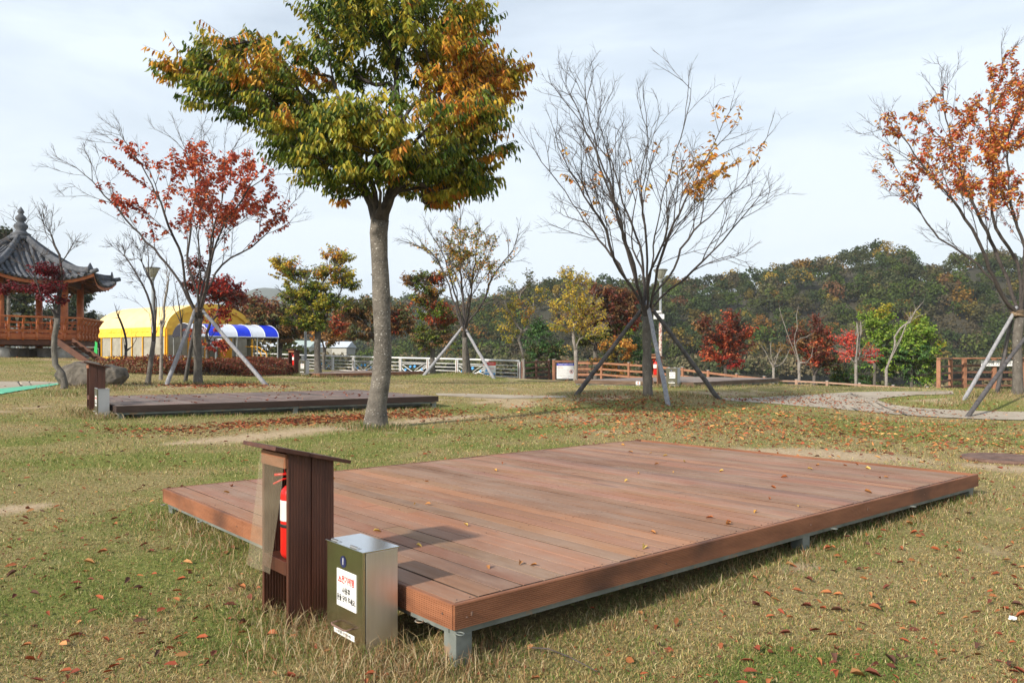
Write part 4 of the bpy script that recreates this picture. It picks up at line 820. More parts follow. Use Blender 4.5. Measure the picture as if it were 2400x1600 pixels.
# red headed banner on the white railing
bn = empty('banner_sign', Wp(1147.5, 863, 42.2), R(-8), 'white sign with red heading hung on the white railing behind the stake', 'sign'); MB().box(-.33, .33, -.012, .0, -.34, .34).build('panel', M['paper'], bn); MB().box(-.33, .33, -.017, -.0125, .16, .34).build('header', M['red'], bn)
text('heading', '음주 위험안내', .1, plane_mx((0, -.0185, .25), (1, 0, 0), (0, 0, 1)), M['paper'], bn, xs=.9)
text('lettering', '추락주의', .1, plane_mx((.1, -.0135, -.02), (1, 0, 0), (0, 0, 1)), M['redtext'], bn, xs=.8)
MB().add([(-.25, -.014, -.18), (-.09, -.014, -.18), (-.17, -.014, .08)], [(0, 1, 2)]).build('pictogram', M['bluefl'], bn); MB().box(-.31, .31, -.0165, -.0128, -.33, -.24).build('footer_band', M['bluefl'], bn)

# ---------------------------------------------------------------- distant sheds
def shed(px0, px1, py, d, dep, h, label, m='roofmetal'):
    x0, x1 = (px0 - 1200) / F * d, (px1 - 1200) / F * d; z = CAMH + (HY - py) / F * d; root = empty('long_shed', ((x0 + x1) / 2, d, z - h), 0, label, 'shed', 'long sheds across the river'); w2 = (x1 - x0) / 2
    MB().box(-w2, w2, 0, dep, -3, h * .62).build('wall', M['wallpale'], root)
    MB().add([(-w2 - .3, -.4, h * .6), (w2 + .3, -.4, h * .6), (w2 + .3, dep / 2, h), (-w2 - .3, dep / 2, h), (w2 + .3, dep + .4, h * .6), (-w2 - .3, dep + .4, h * .6)], [(0, 1, 2, 3), (3, 2, 4, 5), (1, 4, 2), (0, 3, 5)]).build('roof', M[m], root)
    w_ = MB(); 
    for i in range(int(w2 * 2 / 4)): w_.box(-w2 + 1 + i * 4, -w2 + 3 + i * 4, -.06, -.01, .6, h * .5)
    w_.build('windows', M['mesh'], root)
shed(590, 640, 801, 196, 12, 3.6, 'low shed with dark blue front at the left of the far sheds', 'roofmetal')
shed(598, 690, 806, 186, 12, 3.8, 'long white-roofed shed in front of the far sheds')
shed(658, 724, 796.5, 204, 14, 4.6, 'green-grey roofed shed rising behind the white one', 'roofgreen')
shed(715, 812, 799, 210, 12, 4.2, 'long pale shed partly hidden by the small yellow-green tree')

# ---------------------------------------------------------------- hexagonal pavilion
def pavilion():
    d = 34.0; x = (49 - 1200) / F * d; z = CAMH + (HY - 834) / F * 31.5; root = empty('pavilion', (x, d, z), 0, 'hexagonal timber pavilion with grey tiled roof on the rise at the left', 'pavilion')
    zz = lambda py, dd=d: CAMH + (HY - py) / F * dd - z
    corner = [R(-90 + 14 + 60 * k) for k in range(6)]  # first corner: front, slightly right
    pt = lambda r, k, zv: Vector((r * math.cos(corner[k % 6]), r * math.sin(corner[k % 6]), zv))
    RC, RE, RR, RF = 2.32, 3.90, 3.25, 3.0; zf = .62; zr = 1.58 ; zw = 2.95
    for k in range(6):
        c = pt(RC, k, 0); s = MB().lathe([(.36, -.3), (.36, .25), (.30, .36), (.22, .37)], (c.x, c.y, 0), 18).build('foundation_stone', M['stone'], root, sm=True)
        cm = MB().lathe([(.15, .36), (.15, zf + .0), (.145, 1.5), (.14, zw + .35)], (c.x, c.y, 0), 16).build('column', M['pavwood'], root, sm=True)
    for rr_ in (0, 1.3):
        for k in range(6 if rr_ else 1):
            c = pt(rr_, k, 0); MB().lathe([(.3, -.3), (.3, .3), (.28, .34)], (c.x, c.y, 0), 12).build('foundation_stone', M['stone'], root, sm=True)
    fl = MB(); fl.add([pt(RF, k, zf + .12) for k in range(6)] + [pt(RF, k, zf + .06) for k in range(6)], [tuple(range(6)), tuple(range(11, 5, -1))] + [(k, (k + 1) % 6, 6 + (k + 1) % 6, 6 + k) for k in range(6)])
    fl.build('floor', M['pavwood'], root)
    sk = MB()
    for k in range(6):
        sk.bar(pt(RF - .12, k, zf - .06), pt(RF - .12, k + 1, zf - .06), .1, .22); sk.bar(pt(.2, k, zf - .08), pt(RF - .25, k, zf - .08), .12, .16)
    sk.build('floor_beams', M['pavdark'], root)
    # railing: outward leaning curved balusters
    for k in range(6):
        rl = MB(); a, b = pt(RR, k, zr), pt(RR, k + 1, zr); n_ = ((a + b) / 2); n_.z = 0; n_.normalize(); rl.bar(a, b, .13, .07, up=(0, 0, 1)); a1, b1 = pt(RR - .22, k, zf + .72), pt(RR - .22, k + 1, zf + .72); rl.bar(a1, b1, .05, .05)
        rr0 = MB(); rr0.bar(pt(RF, k, zf + .20), pt(RF, k + 1, zf + .20), .07, .14); rr0.bar(pt(RF + .0, k, zf + .40), pt(RF + .0, k + 1, zf + .40), .06, .12)
        ro = rl.build('railing', M['pavwood'], root, bev=.01); rr0.build('lower_panel', M['pavwood'], ro)
        bl = MB(); nb_ = 6
        for i in range(nb_ + 1):
            t = i / nb_; base = pt(RF, k, 0).lerp(pt(RF, k + 1, 0), t); tang = (b - a).normalized(); prof = [(.02, zf + .02), (.10, zf + .12), (.06, zf + .34), (.13, zf + .48), (.10, zf + .66), (.27, zf + .92), (.17, zf + .92), (.0, zf + .66), (-.03, zf + .40), (-.03, zf + .05)]
            vs = [base + n_ * p_[0] + Vector((0, 0, p_[1])) + tang * s_ for s_ in (-.035, .035) for p_ in prof]; m_ = len(prof)
            bl.add(vs, [(i_, (i_ + 1) % m_, m_ + (i_ + 1) % m_, m_ + i_) for i_ in range(m_)] + [tuple(range(m_ - 1, -1, -1)), tuple(range(m_, 2 * m_))])
        bl.build('balusters', M['pavwood'], ro)
    bm_ = MB()
    for k in range(6): bm_.bar(pt(RC, k, zw + .18), pt(RC, k + 1, zw + .18), .16, .30); bm_.bar(pt(RC, k, zw + .45), pt(RC, k + 1, zw + .45), .2, .2); bm_.bar(pt(.1, k, zw + 1.0), pt(RE - .4, k, zw + .5), .12, .2)
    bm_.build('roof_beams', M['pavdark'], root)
    ze = 3.06; H = 1.98
    hz = lambda v: ze + H * max(1 - v, 0) ** 1.55 + .10 * (1 - v)
    def rs(k, s, v, off=0):   # s in -1..1 along the side, v 0 apex ..1 eave
        a, b = pt(RE * v, k, 0), pt(RE * v, k + 1, 0); p_ = a.lerp(b, (s + 1) / 2); pull = 1 - .045 * (1 - s * s) * v; p_.x *= pull; p_.y *= pull; p_.z = hz(v) + .42 * abs(s) ** 2.6 * v ** 3 + off; return p_
    rf = MB(); nv, ns = 14, 12
    for k in range(6):
        vs = [rs(k, -1 + 2 * i / ns, j / nv) for j in range(nv + 1) for i in range(ns + 1)]; rf.add(vs, [(j * (ns + 1) + i, j * (ns + 1) + i + 1, (j + 1) * (ns + 1) + i + 1, (j + 1) * (ns + 1) + i) for j in range(nv) for i in range(ns)])
    ro = rf.build('roof', M['tiles'], root, sm=True)
    tl = MB(); 
    for k in range(6):
        half = RE / 2; nrow = 17
        for r_ in range(nrow):
            s0 = -half + 2 * half * (r_ + .5) / nrow; v0 = max(abs(s0) / half + .02, .10); 
            if v0 > .96: continue
            nseg = max(3, int((1 - v0) * RE * .87 / .30)); pts, rad = [], []
            for j in range(nseg + 1):
                v = v0 + (1.012 - v0) * j / nseg; p_ = rs(k, max(-1, min(1, s0 / (half * v))), min(v, 1.012), .035); 
                if j > 0: pts.append(p_ + Vector((0, 0, -.006))); rad.append(.066)
                pts.append(p_ + (rs(k, s0 / (half * max(v, .1)) * .999, min(v + .004, 1.012), .035) - p_)); rad.append(.080)
            tl.tube(pts, rad, 7)
    tl.build('tile_rows', M['tiles'], ro, sm=False)
    for k in range(6):
        pts = [rs(k, -1, v, .10 + .05 * (1 - v)) for v in np.linspace(.06, .93, 14)]; hr = MB(); hr.tube(pts, [.13] * 14, 8); hr.tube([p_ + Vector((0, 0, .10)) for p_ in pts], [.085] * 14, 8); hr.tube([rs(k, -1, v, .06) for v in (.93, .97, 1.03)], [.10, .10, .09], 8)
        c = pts[-1]; o2 = Vector((c.x, c.y, 0)).normalized(); sd_ = Vector((-o2.y, o2.x, 0)); hr.add([c + o2 * q + sd_ * w_ + Vector((0, 0, h_)) for q in (0, .05) for w_, h_ in ((-.16, -.1), (.16, -.1), (.15, .12), (0, .34), (-.15, .12))], [(0, 1, 2, 3, 4), (9, 8, 7, 6, 5)] + [(i, (i + 1) % 5, 5 + (i + 1) % 5, 5 + i) for i in range(5)])
        hr.build('hip_ridge', M['tiles'], ro, sm=True)
    za = hz(0) - .12; MB().lathe([(.44, za - .05), (.46, za + .06), (.34, za + .14), (.42, za + .22), (.26, za + .30), (.20, za + .38), (.30, za + .52), (.28, za + .62), (.14, za + .72), (.13, za + .76), (.24, za + .88), (.22, za + .98), (.10, za + 1.08), (.09, za + 1.12), (.16, za + 1.2), (.10, za + 1.3), (.04, za + 1.36), (.01, za + 1.46)][:0] + [(r_, za + h_ * .70) for r_, h_ in ((.42, -.07), (.44, .08), (.33, .2), (.40, .3), (.25, .42), (.19, .54), (.28, .74), (.26, .88), (.14, 1.0), (.13, 1.06), (.22, 1.22), (.2, 1.36), (.1, 1.5), (.09, 1.56), (.14, 1.66), (.09, 1.8), (.01, 1.98))], n=20).build('finial', M['tiles'], ro, sm=True)
    ev = MB(); rafters = MB()
    for k in range(6):
        for i in range(14):
            s0, s1 = -1 + i / 7, -1 + (i + 1) / 7; a, b = rs(k, s0, .985, -.03), rs(k, s1, .985, -.03); c, d_ = rs(k, s0, .985, -.16), rs(k, s1, .985, -.16); e, f = rs(k, s0, .55, -.02), rs(k, s1, .55, -.02); e.z = f.z = zw + .66
            ev.add([a, b, d_, c], [(0, 1, 2, 3)]); rafters.add([c, d_, f, e], [(0, 1, 2, 3)])
        for i in range(9):
            s0 = -.85 + i * .2125; a = rs(k, s0, .97, -.2); b = rs(k, s0 * .8, .5, 0); b.z = zw + .58; rafters.tube([a, b], .045, 6)
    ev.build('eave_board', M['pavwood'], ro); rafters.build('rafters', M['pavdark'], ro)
    st = MB(); a = Vector((2.75, -1.6, zf + .02)); b = a + Vector((1.65, -.5, -.95)); sd_ = Vector((.2, 1, 0)).normalized() * .45
    for s_ in (-1, 1): st.bar(a + sd_ * s_, b + sd_ * s_, .06, .24)
    for i in range(5): c = a.lerp(b, (i + .5) / 5); st.bar(c - sd_ * .93, c + sd_ * .93, .22, .04)
    st.build('stair', M['pavdark'], root)
    return root
pavilion()

# ---------------------------------------------------------------- yellow barrel tent with striped canopy
def tent():
    z0 = 1.30; C0 = Vector((-19.74, 45.15, z0)); root = empty('event_tent', C0, 0, 'yellow barrel-roofed tent with grey windows beyond the red-leaved tree', 'tent'); sdv = Vector((-.82, .57, 0)).normalized(); gd = Vector((.57, .82, 0)).normalized(); LN, WG = 7.8, 5.9; hw, hp = 1.85, 3.42
    prof = [(0, hw)] + [(WG / 2 - WG / 2 * math.cos(t), hw + (hp - hw) * math.sin(t)) for t in np.linspace(0, math.pi, 25)[1:-1]] + [(WG, hw)]
    pos = lambda s, g, h: sdv * s + gd * g + Vector((0, 0, h))
    n = len(prof); nl = 12; vs = [pos(LN * j / nl, g, h + .018 * math.sin(j * math.pi) - .03 * (j % 2)) for j in range(nl + 1) for g, h in prof]
    MB().add(vs, [(j * n + i, j * n + i + 1, (j + 1) * n + i + 1, (j + 1) * n + i) for j in range(nl) for i in range(n - 1)]).build('roof', M['ycream'], root, sm=True)
    rim = MB()   # gathered rim on the near gable
    for ee, hh in ((0, .26),):
        vs = []; 
        for i, (g, h) in enumerate(prof):
            gi = WG / 2 + (g - WG / 2) * .90; hi = hw - .12 + (h - hw) * .88; vs += [pos(-.02, g, h + .015), pos(-.05 - .03 * (i % 2), gi, hi)]
        rim.add(vs, [(2 * i, 2 * i + 1, 2 * i + 3, 2 * i + 2) for i in range(n - 1)])
    rim.build('gathered_rim', M['yellow'], root)
    for s_, nm in ((.03, 'front'), (LN - .03, 'back')):
        gw = MB().add([pos(s_, g, h - .01) for g, h in prof], [tuple(range(n))]); gw.build('gable_wall', M['yellow'], root)
        sk = MB(); m_ = 28; vs = []
        for i in range(m_ + 1): g = WG * i / m_; vs += [pos(s_ - .04 * (1 if s_ < 1 else -1), g, hw + .02), pos(s_ - (.05 + .03 * (i % 2)) * (1 if s_ < 1 else -1), g, hw - .32 - .03 * (i % 2))]
        sk.add(vs, [(2 * i, 2 * i + 1, 2 * i + 3, 2 * i + 2) for i in range(m_)]); sk.build('valance', M['yellow'], root)
    for g_ in (0, WG):
        o_ = -.03 if g_ == 0 else .03; va = MB(); m_ = 30; vs = []
        for i in range(m_ + 1): s = LN * i / m_; vs += [pos(s, g_ + o_, hw + .12), pos(s, g_ + o_ * (1.4 + .9 * (i % 2)), hw - .14), pos(s, g_ + o_ * 1.4, hw - .16), pos(s, g_ + o_ * (2 + .8 * (i % 2)), hw - .42)]
        va.add(vs, [(4 * i + q, 4 * i + q + 1, 4 * i + q + 5, 4 * i + q + 4) for i in range(m_) for q in range(3)]); va.build('valance', M['yellow'], root)
        sw = MB().add([pos(0, g_, .0), pos(LN, g_, .0), pos(LN, g_, .26), pos(0, g_, .26)], [(0, 1, 2, 3)]); sw.build('lower_wall', M['yellow'], root)
        for i in range(6): s0, s1 = .10 + i * 1.15, 1.13 + i * 1.15; MB().add([pos(s0, g_, .27), pos(s1, g_, .27), pos(s1, g_, hw), pos(s0, g_, hw)], [(0, 1, 2, 3)]).build('window', M['mesh'], root)
        for i in range(7): s = .05 + i * 1.15; MB().bar(pos(s, g_ - .01, 0), pos(s, g_ - .01, hw), .09, .06, up=sdv).build('frame_post', M['yframe'], root)
        MB().add([pos(LN - .35, g_ + o_, 0), pos(LN + .02, g_ + o_, 0), pos(LN + .02, g_ + o_, hw - .42), pos(LN - .35, g_ + o_, hw - .42)], [(0, 1, 2, 3)]).build('green_flap', M['green'], root)
    MB().add([pos(0, .05, .01), pos(LN, .05, .01), pos(LN, WG - .05, .01), pos(0, WG - .05, .01)], [(0, 1, 2, 3)]).build('floor_mat', M['green'], root)
    for g in (.06, 1.4, 2.5, 3.6, 4.3, WG - .08): MB().bar(pos(-.02, g, 0), pos(-.02, g, hw), .08, .08, up=sdv).build('frame_post', M['yframe'], root)
    for g0_, g1_ in ((.10, 1.36), (1.44, 2.46), (4.34, 5.45)): MB().add([pos(0, g0_, .3), pos(0, g1_, .3), pos(0, g1_, hw), pos(0, g0_, hw)], [(0, 1, 2, 3)]).build('window', M['mesh'], root)
    cu = MB(); vs = []
    for i in range(15): g = 3.62 + .045 * i; vs += [pos(-.05 - .05 * (i % 2), g, hw - .3), pos(-.08 - .06 * (i % 2), g + .02, .02)]
    cu.add(vs, [(2 * i, 2 * i + 1, 2 * i + 3, 2 * i + 2) for i in range(14)]); cu.build('curtain', M['yellow'], root)
    hr = MB(); b0 = pos(-.2, 5.2, 0); 
    for q in (0, .5): hr.tube([b0 + Vector((q, -q, .9)), b0 + Vector((q + .5, -q, .85)), b0 + Vector((q + .95, -q, .5)), b0 + Vector((q + 1.05, -q, 0))], .035, 6)
    hr.build('stair_handrail', M['yframe'], root)
    sg_ = MB().box(-.42, .42, -.02, .02, .8, 1.55, Matrix.Translation(pos(-.35, 2.95, 0))).build('notice_sheet', M['whitesheet'], root); sg_2 = MB().box(-.28, .28, -.03, -.021, 1.15, 1.22, Matrix.Translation(pos(-.35, 2.95, 0))).build('printed_band', M['navy'], sg_)
    # striped canopy
    c0 = Vector((-16.9, 42, 0)); z1 = 1.22; rt = empty('striped_canopy', (c0.x, c0.y, z1), 0, 'blue and white striped barrel canopy on posts before the yellow tent', 'canopy'); ax = Vector((.76, .65, 0)).normalized(); cx_ = Vector((-.65, .76, 0)).normalized(); LA = 4.75; WC = 3.4; he = 1.43; ha = .73; m_ = 12
    for i in range(6):
        a0, a1 = LA * i / 6 + .015, LA * (i + 1) / 6 - .015; vs = []
        for a_ in (a0, a1):
            for q in range(m_ + 1): t = math.pi * q / m_; vs.append(ax * a_ + cx_ * (WC / 2 - WC / 2 * math.cos(t)) + Vector((0, 0, he + ha * math.sin(t))))
        MB().add(vs, [(q, q + 1, m_ + 2 + q, m_ + 1 + q) for q in range(m_)]).build('roof_panel', M['bluesheet' if i % 2 else 'whitesheet'], rt, sm=True)
    fr = MB()
    for i in range(7):
        a_ = LA * i / 6; fr.tube([ax * a_ + cx_ * (WC / 2 - WC / 2 * math.cos(t)) + Vector((0, 0, he + (ha + .01) * math.sin(t))) for t in np.linspace(0, math.pi, 12)], .02, 5)
    for g in (0, WC): fr.bar(cx_ * g + Vector((0, 0, he)), ax * LA + cx_ * g + Vector((0, 0, he)), .04, .05)
    fr.build('frame', M['whitesheet'], rt)
    MB().add([cx_ * (WC / 2 - WC / 2 * math.cos(t)) + Vector((0, 0, he + ha * math.sin(t))) - ax * .03 for t in np.linspace(0, math.pi, 13)], [tuple(range(13))]).build('opening_shade_sheet', M['openshade'], rt)  # the end is open: dark sheet added to stand for the shade inside
    for a_ in (.05, 1.2, 2.35, 3.5, LA - .05):
        for g in (0.02, WC - .02): MB().tube([ax * a_ + cx_ * g + Vector((0, 0, -.1)), ax * a_ + cx_ * g + Vector((0, 0, he))], .035, 8).build('post', M['greypaint'], rt)
    rl = MB(); 
    for zz_ in (.85,): rl.tube([cx_ * .0 + Vector((0, 0, zz_)), ax * 2.35 + Vector((0, 0, zz_))], .025, 6)
    rl.build('handrail', M['greypaint'], rt)
tent()
# ---------------------------------------------------------------- trees
PAL = dict(
    redorange=[(.55, .10, .045), (.46, .07, .032), (.60, .15, .055), (.36, .05, .028), (.62, .19, .075)],
    red=[(.42, .03, .02), (.30, .02, .018), (.50, .06, .03), (.22, .018, .02)], brightred=[(.70, .08, .05), (.62, .05, .05), (.72, .16, .08)],
    darkred=[(.15, .035, .025), (.20, .05, .03), (.11, .032, .022), (.24, .085, .04)], maroon=[(.16, .012, .02), (.22, .02, .025), (.11, .012, .018)],
    green=[(.085, .145, .014), (.062, .112, .014), (.145, .20, .02), (.19, .235, .024), (.046, .084, .014), (.24, .26, .03)],
    yg=[(.34, .33, .035), (.42, .36, .04), (.24, .27, .03), (.50, .37, .035)], orange=[(.60, .30, .03), (.56, .24, .025), (.64, .37, .04), (.48, .28, .03), (.54, .18, .03)],
    gold=[(.62, .44, .05), (.55, .36, .04), (.66, .50, .08)], bright=[(.20, .34, .035), (.15, .28, .03), (.27, .40, .05), (.33, .42, .07)], fresh=[(.07, .16, .04), (.05, .12, .035), (.10, .20, .05)],
    olive=[(.10, .11, .03), (.08, .09, .03), (.14, .13, .04)], amber=[(.64, .30, .05), (.58, .24, .04), (.70, .38, .07), (.50, .19, .04)], rust=[(.26, .13, .05), (.20, .11, .045), (.31, .17, .06)], pine=[(.030, .048, .022), (.04, .06, .025), (.06, .07, .03)])
class Skel:
    def __init__(s): s.p = []; s.par = []; s.dir = []; s.forks = []
    def add(s, p, par):
        s.p.append(np.array(p, float)); s.par.append(par); d = s.p[-1] - s.p[par] if par >= 0 else np.array([0, 0, 1.]); s.dir.append(d / (np.linalg.norm(d) + 1e-9)); return len(s.p) - 1
    def line(s, pts, par, step=.3, wob=.012, r=random):
        """add polyline (smoothed) from node par; returns list of node ids"""
        P0 = s.p[par]; K = [P0] + [np.array(tuple(q), float) for q in pts]; ids = []; cur = par
        for i in range(len(K) - 1):
            a, b = K[i], K[i + 1]; pm_ = K[i - 1] if i else a - (b - a); pn_ = K[i + 2] if i + 2 < len(K) else b + (b - a); L_ = np.linalg.norm(b - a); n = max(1, int(round(L_ / step)))
            for k in range(1, n + 1):
                t = k / n; q = .5 * ((2 * a) + (b - pm_) * t + (2 * pm_ - 5 * a + 4 * b - pn_) * t * t + (3 * a - pm_ - 3 * b + pn_) * t ** 3) if i or i + 2 < len(K) else a + (b - a) * t
                if wob: q = q + np.array([r.gauss(0, wob) for _ in range(3)]) * L_ ** .3
                cur = s.add(q, cur); ids.append(cur)
        return ids
def tree(name, label, base, trunk, limbs, clouds, r0, leafy, seed=1, cat='tree', group=None, bark='bark', leaf='leaf', rtip=.006, twigs=(4, .35), leafsize=(.07, .1), wr=.5, k_ang=1.6, step=.3, droop=.8, stakes=None, flare=1.35, twig_r=.0045, leafn=None, simple=True, mixall=False, grow=None, sprays=None, minp=.5, extra=None):
    """base: world point; trunk: world points above base; limbs: lists of world points from fork;
    clouds: (centre, (rx,ry,rz), n tips); leafy: (centre, (rx,ry,rz), prob, palette names)"""
    r = random.Random(seed); rn = np.random.default_rng(seed); s = Skel(); b0 = np.array(tuple(base)); s.add(b0 - [0, 0, .15], -1)
    tr = s.line([tuple(base)] + [tuple(q) for q in trunk], 0, step, .006, r); nf = len(s.p) - 1; first = max(1, int(len(tr) * .86)); forkids = set(tr[first:]) | {nf}; elig = list(tr[first:]); limbids = []
    for lm in limbs:
        if isinstance(lm, tuple): fr, pts = lm; st = tr[int(fr * (len(tr) - 1))]
        else: st, pts = nf, lm
        limbids.append(s.line(pts, st, step, .015, r)); elig += limbids[-1]
    tips = []
    for c, rad, n in clouds:
        c = np.array(tuple(c)); 
        for _ in range(n):
            v = rn.normal(size=3); v /= np.linalg.norm(v); v *= rn.random() ** .4; tips.append(c + v * np.array(rad))
    tips.sort(key=lambda t: np.linalg.norm(t - s.p[nf]))
    ends = []
    for t in tips:
        Pn = np.array([s.p[i] for i in elig]); Dn = np.array([s.dir[i] for i in elig]); v = t - Pn; ln = np.linalg.norm(v, axis=1) + 1e-6; cs = (v * Dn).sum(1) / ln
        cost = ln * (1 + k_ang * (1 - cs) + 4 * (cs < .45)) + (ln < .12) * 9; j = elig[int(np.argmin(cost))]; L_ = np.linalg.norm(t - s.p[j]); 
        if L_ < .1: continue
        mid = s.p[j] + s.dir[j] * L_ * .22 + (t - s.p[j]) * .26; ids = s.line([mid, t], j, step, .02, r); elig += ids; ends.append(ids[-1])
    if grow:
        def sprout(i, d, L_, lv):
            cur = i; nseg = max(2, int(L_ / .22)); sl_ = L_ / nseg; d = d.copy(); out_ = []
            for q in range(nseg):
                d = d + np.array([r.gauss(0, .09), r.gauss(0, .09), r.gauss(.035, .06)]); d /= np.linalg.norm(d); cur = s.add(s.p[cur] + d * sl_, cur); out_.append(cur); elig.append(cur)
                if lv > 0 and q >= 1 and r.random() < .62: sprout(cur, side_dir(d, r.uniform(.38, .75)), (L_ - q * sl_) * r.uniform(.45, .8) + .12, lv - 1)
            ends.append(cur)
        def side_dir(d, ang):
            v = rn.normal(size=3); v -= d * v.dot(d); v /= np.linalg.norm(v); return d * math.cos(ang) + v * math.sin(ang)
        for ids in limbids:
            n_ = len(ids); end = s.p[ids[-1]]
            for q in range(int(n_ * .30), n_):
                if r.random() < grow[0]: rem = (n_ - q) * step; dd = side_dir(s.dir[ids[q]], r.uniform(.35, .68)); sprout(ids[q], dd, min(grow[1], .30 + rem * r.uniform(.35, .62)), 2 if rem > .8 else 1)
            sprout(ids[-1], s.dir[ids[-1]], r.uniform(.2, .3), 0)
    n = len(s.p); kids = [[] for _ in range(n)]
    for i in range(1, n): kids[s.par[i]].append(i)
    cnt = np.zeros(n)
    for i in range(n - 1, -1, -1): cnt[i] = cnt[i] + (1 if not kids[i] else 0); 
    for i in range(n - 1, 0, -1): cnt[s.par[i]] += cnt[i]
    N_ = max(cnt[0], 2); pw = math.log(r0 / rtip) / math.log(N_); pw = max(pw, .3); rad = rtip * np.maximum(cnt, 1) ** pw * (r0 / (rtip * N_ ** pw))
    ht = s.p[nf][2] - b0[2]
    # tubes
    order = []; stack = [(0, None)]; trunkm = MB(); br = MB(); used = set()
    trset = set(tr) | {0}
    while stack:
        st, par = stack.pop(); ch = [par] if par is not None else []; i = st
        while True:
            ch.append(i)
            if not kids[i]: break
            ks = sorted(kids[i], key=lambda q: -cnt[q] - (1e6 if q in trset else 0))
            for q in ks[1:]: stack.append((q, i))
            i = ks[0]
        if len(ch) < 2: continue
        rr = []
        for q_, q in enumerate(ch):
            x = rad[q] if not (q_ == 0 and par is not None) else min(rad[q], rad[ch[1]] * 1.25)
            if q in trset and q_ < len(ch): hgt = s.p[q][2] - b0[2]; x = rad[q] * (1 + (flare - 1) * math.exp(-max(hgt, 0) / (ht * .10 + .02)) ) * (1 + .05 * math.sin(hgt * 5 + seed))
            rr.append(x)
        if rad[ch[-1]] < rtip * 1.5: rr[-1] = rtip * .5
        big = max(rr); ns = 14 if big > .09 else 8 if big > .04 else 6 if big > .015 else 4
        if par is None:
            cut = [k for k, q in enumerate(ch) if q in trset]; k = cut[-1] + 1; trunkm.tube([s.p[q] for q in ch[:k]], rr[:k], 16, cap=True)
            if len(ch) > k: br.tube([s.p[q] for q in ch[k - 1:]], [min(rr[k - 1], rr[k] * 1.2)] + rr[k:], 10)
        else: br.tube([s.p[q] for q in ch], rr, ns, cap=False)
    # fine twigs
    tw = MB(); LP, LD, LC = [], [], []; lf = [(np.array(tuple(c)), np.array(q), p_, pal) for c, q, p_, pal in leafy]
    def prob(p_):
        best = None; bp = 0
        for c, q, pr, pal in lf:
            dd = (((p_ - c) / q) ** 2).sum()
            if dd < 1.0 + r.uniform(-.2, .25) and pr > bp: bp = pr; best = pal
        return bp, best
    ctr = s.p[nf]
    nt, tl = twigs
    def put_leaves(a, d, L_, nl, pal):
        for q in range(nl):
            t = (q + r.random()) / nl; pnt = a + d * L_ * t; side = np.cross(d, [0, 0, 1.]); side /= np.linalg.norm(side) + 1e-6; sg_ = 1 if q % 2 else -1
            dd = d * .55 + side * sg_ * .75 + np.array([r.gauss(0, .25), r.gauss(0, .25), -droop + r.gauss(0, .3)]); LP.append(pnt); LD.append(dd); pn = pal[r.randrange(len(pal))]; LC.append(np.array(PAL[pn][r.randrange(len(PAL[pn]))]) * r.uniform(.75, 1.2))
    thin = [i for i in elig if rad[i] < rtip * 2.6] if nt else []
    for i in thin:
        for q in range(nt if i in ends else max(1, int(nt * minp))):
            a = s.p[i]; d = s.dir[i] * 1.1 + rn.normal(0, .42, 3) + np.array([0, 0, .22]); d /= np.linalg.norm(d); L_ = tl * r.uniform(.5, 1.2); m = a + d * L_ * .5; e = a + d * L_ + rn.normal(0, .08, 3) * L_
            tw.tube([a, m, e], [twig_r, twig_r * .8, twig_r * .4], 3, cap=False)
            if r.random() < .7: d2 = d + rn.normal(0, .5, 3); e2 = m + d2 / np.linalg.norm(d2) * L_ * .5; tw.tube([m, e2], [twig_r * .7, twig_r * .35], 3, cap=False)
            pb, pal = prob(e)
            if pb and r.random() < min(pb, 1): put_leaves(a, (e - a) / (np.linalg.norm(e - a) + 1e-9), L_, leafn or 6, pal)
    if sprays:      # dense foliage: flat drooping sprays round points of the clouds
        for c, q, nsp, pal, sl, nlv in sprays:
            c = np.array(tuple(c)); q = np.array(q)
            for _ in range(nsp):
                v = rn.normal(size=3); v /= np.linalg.norm(v); v *= rn.random() ** .36; p0 = c + v * q; o_ = p0 - ctr; o_[2] *= .35; o_ /= np.linalg.norm(o_) + 1e-6; pl = pal[r.randrange(len(pal))] if not mixall or r.random() > .1 else r.choice(['yg', 'green', 'orange', 'yg'])
                for tw_ in range(5):
                    d = o_ + rn.normal(0, .55, 3) * [1, 1, .35]; d /= np.linalg.norm(d); L_ = sl * r.uniform(.6, 1.2); a = p0 + rn.normal(0, .05, 3); tw.tube([a, a + d * L_], [twig_r, twig_r * .4], 3, cap=False)
                    put_leaves(a, d, L_, nlv, [pl if r.random() < .85 else pal[r.randrange(len(pal))]])
    root = empty(name, tuple(base), 0, label, cat, group); bb = Matrix.Translation(-Vector(base))
    for m_, nm, mt, smf in ((trunkm, 'trunk', bark, True), (br, 'branches', 'limb' if bark in ('bark', 'barkbig') else bark, True), (tw, 'twigs', 'twig' if bark != 'twigpale' else 'twigpale', False)):
        if m_.v:
            o = m_.build(nm, M[mt], root, sm=smf, recalc=False); o.data.transform(bb)
    if LP:
        LP = np.array(LP) - np.array(tuple(base)); nn_ = len(LP); Nn = rn.normal(0, .8, (nn_, 3)) + [0, 0, .5] + (LP * [1, 1, .2]) / (np.linalg.norm(LP, axis=1, keepdims=True)) * .6
        leafmesh('crown', LP, np.array(LD), Nn, rn.uniform(*leafsize, nn_), wr, np.array(LC), M[leaf], root, fold=.3, curl=.18, simple=simple)
    return root
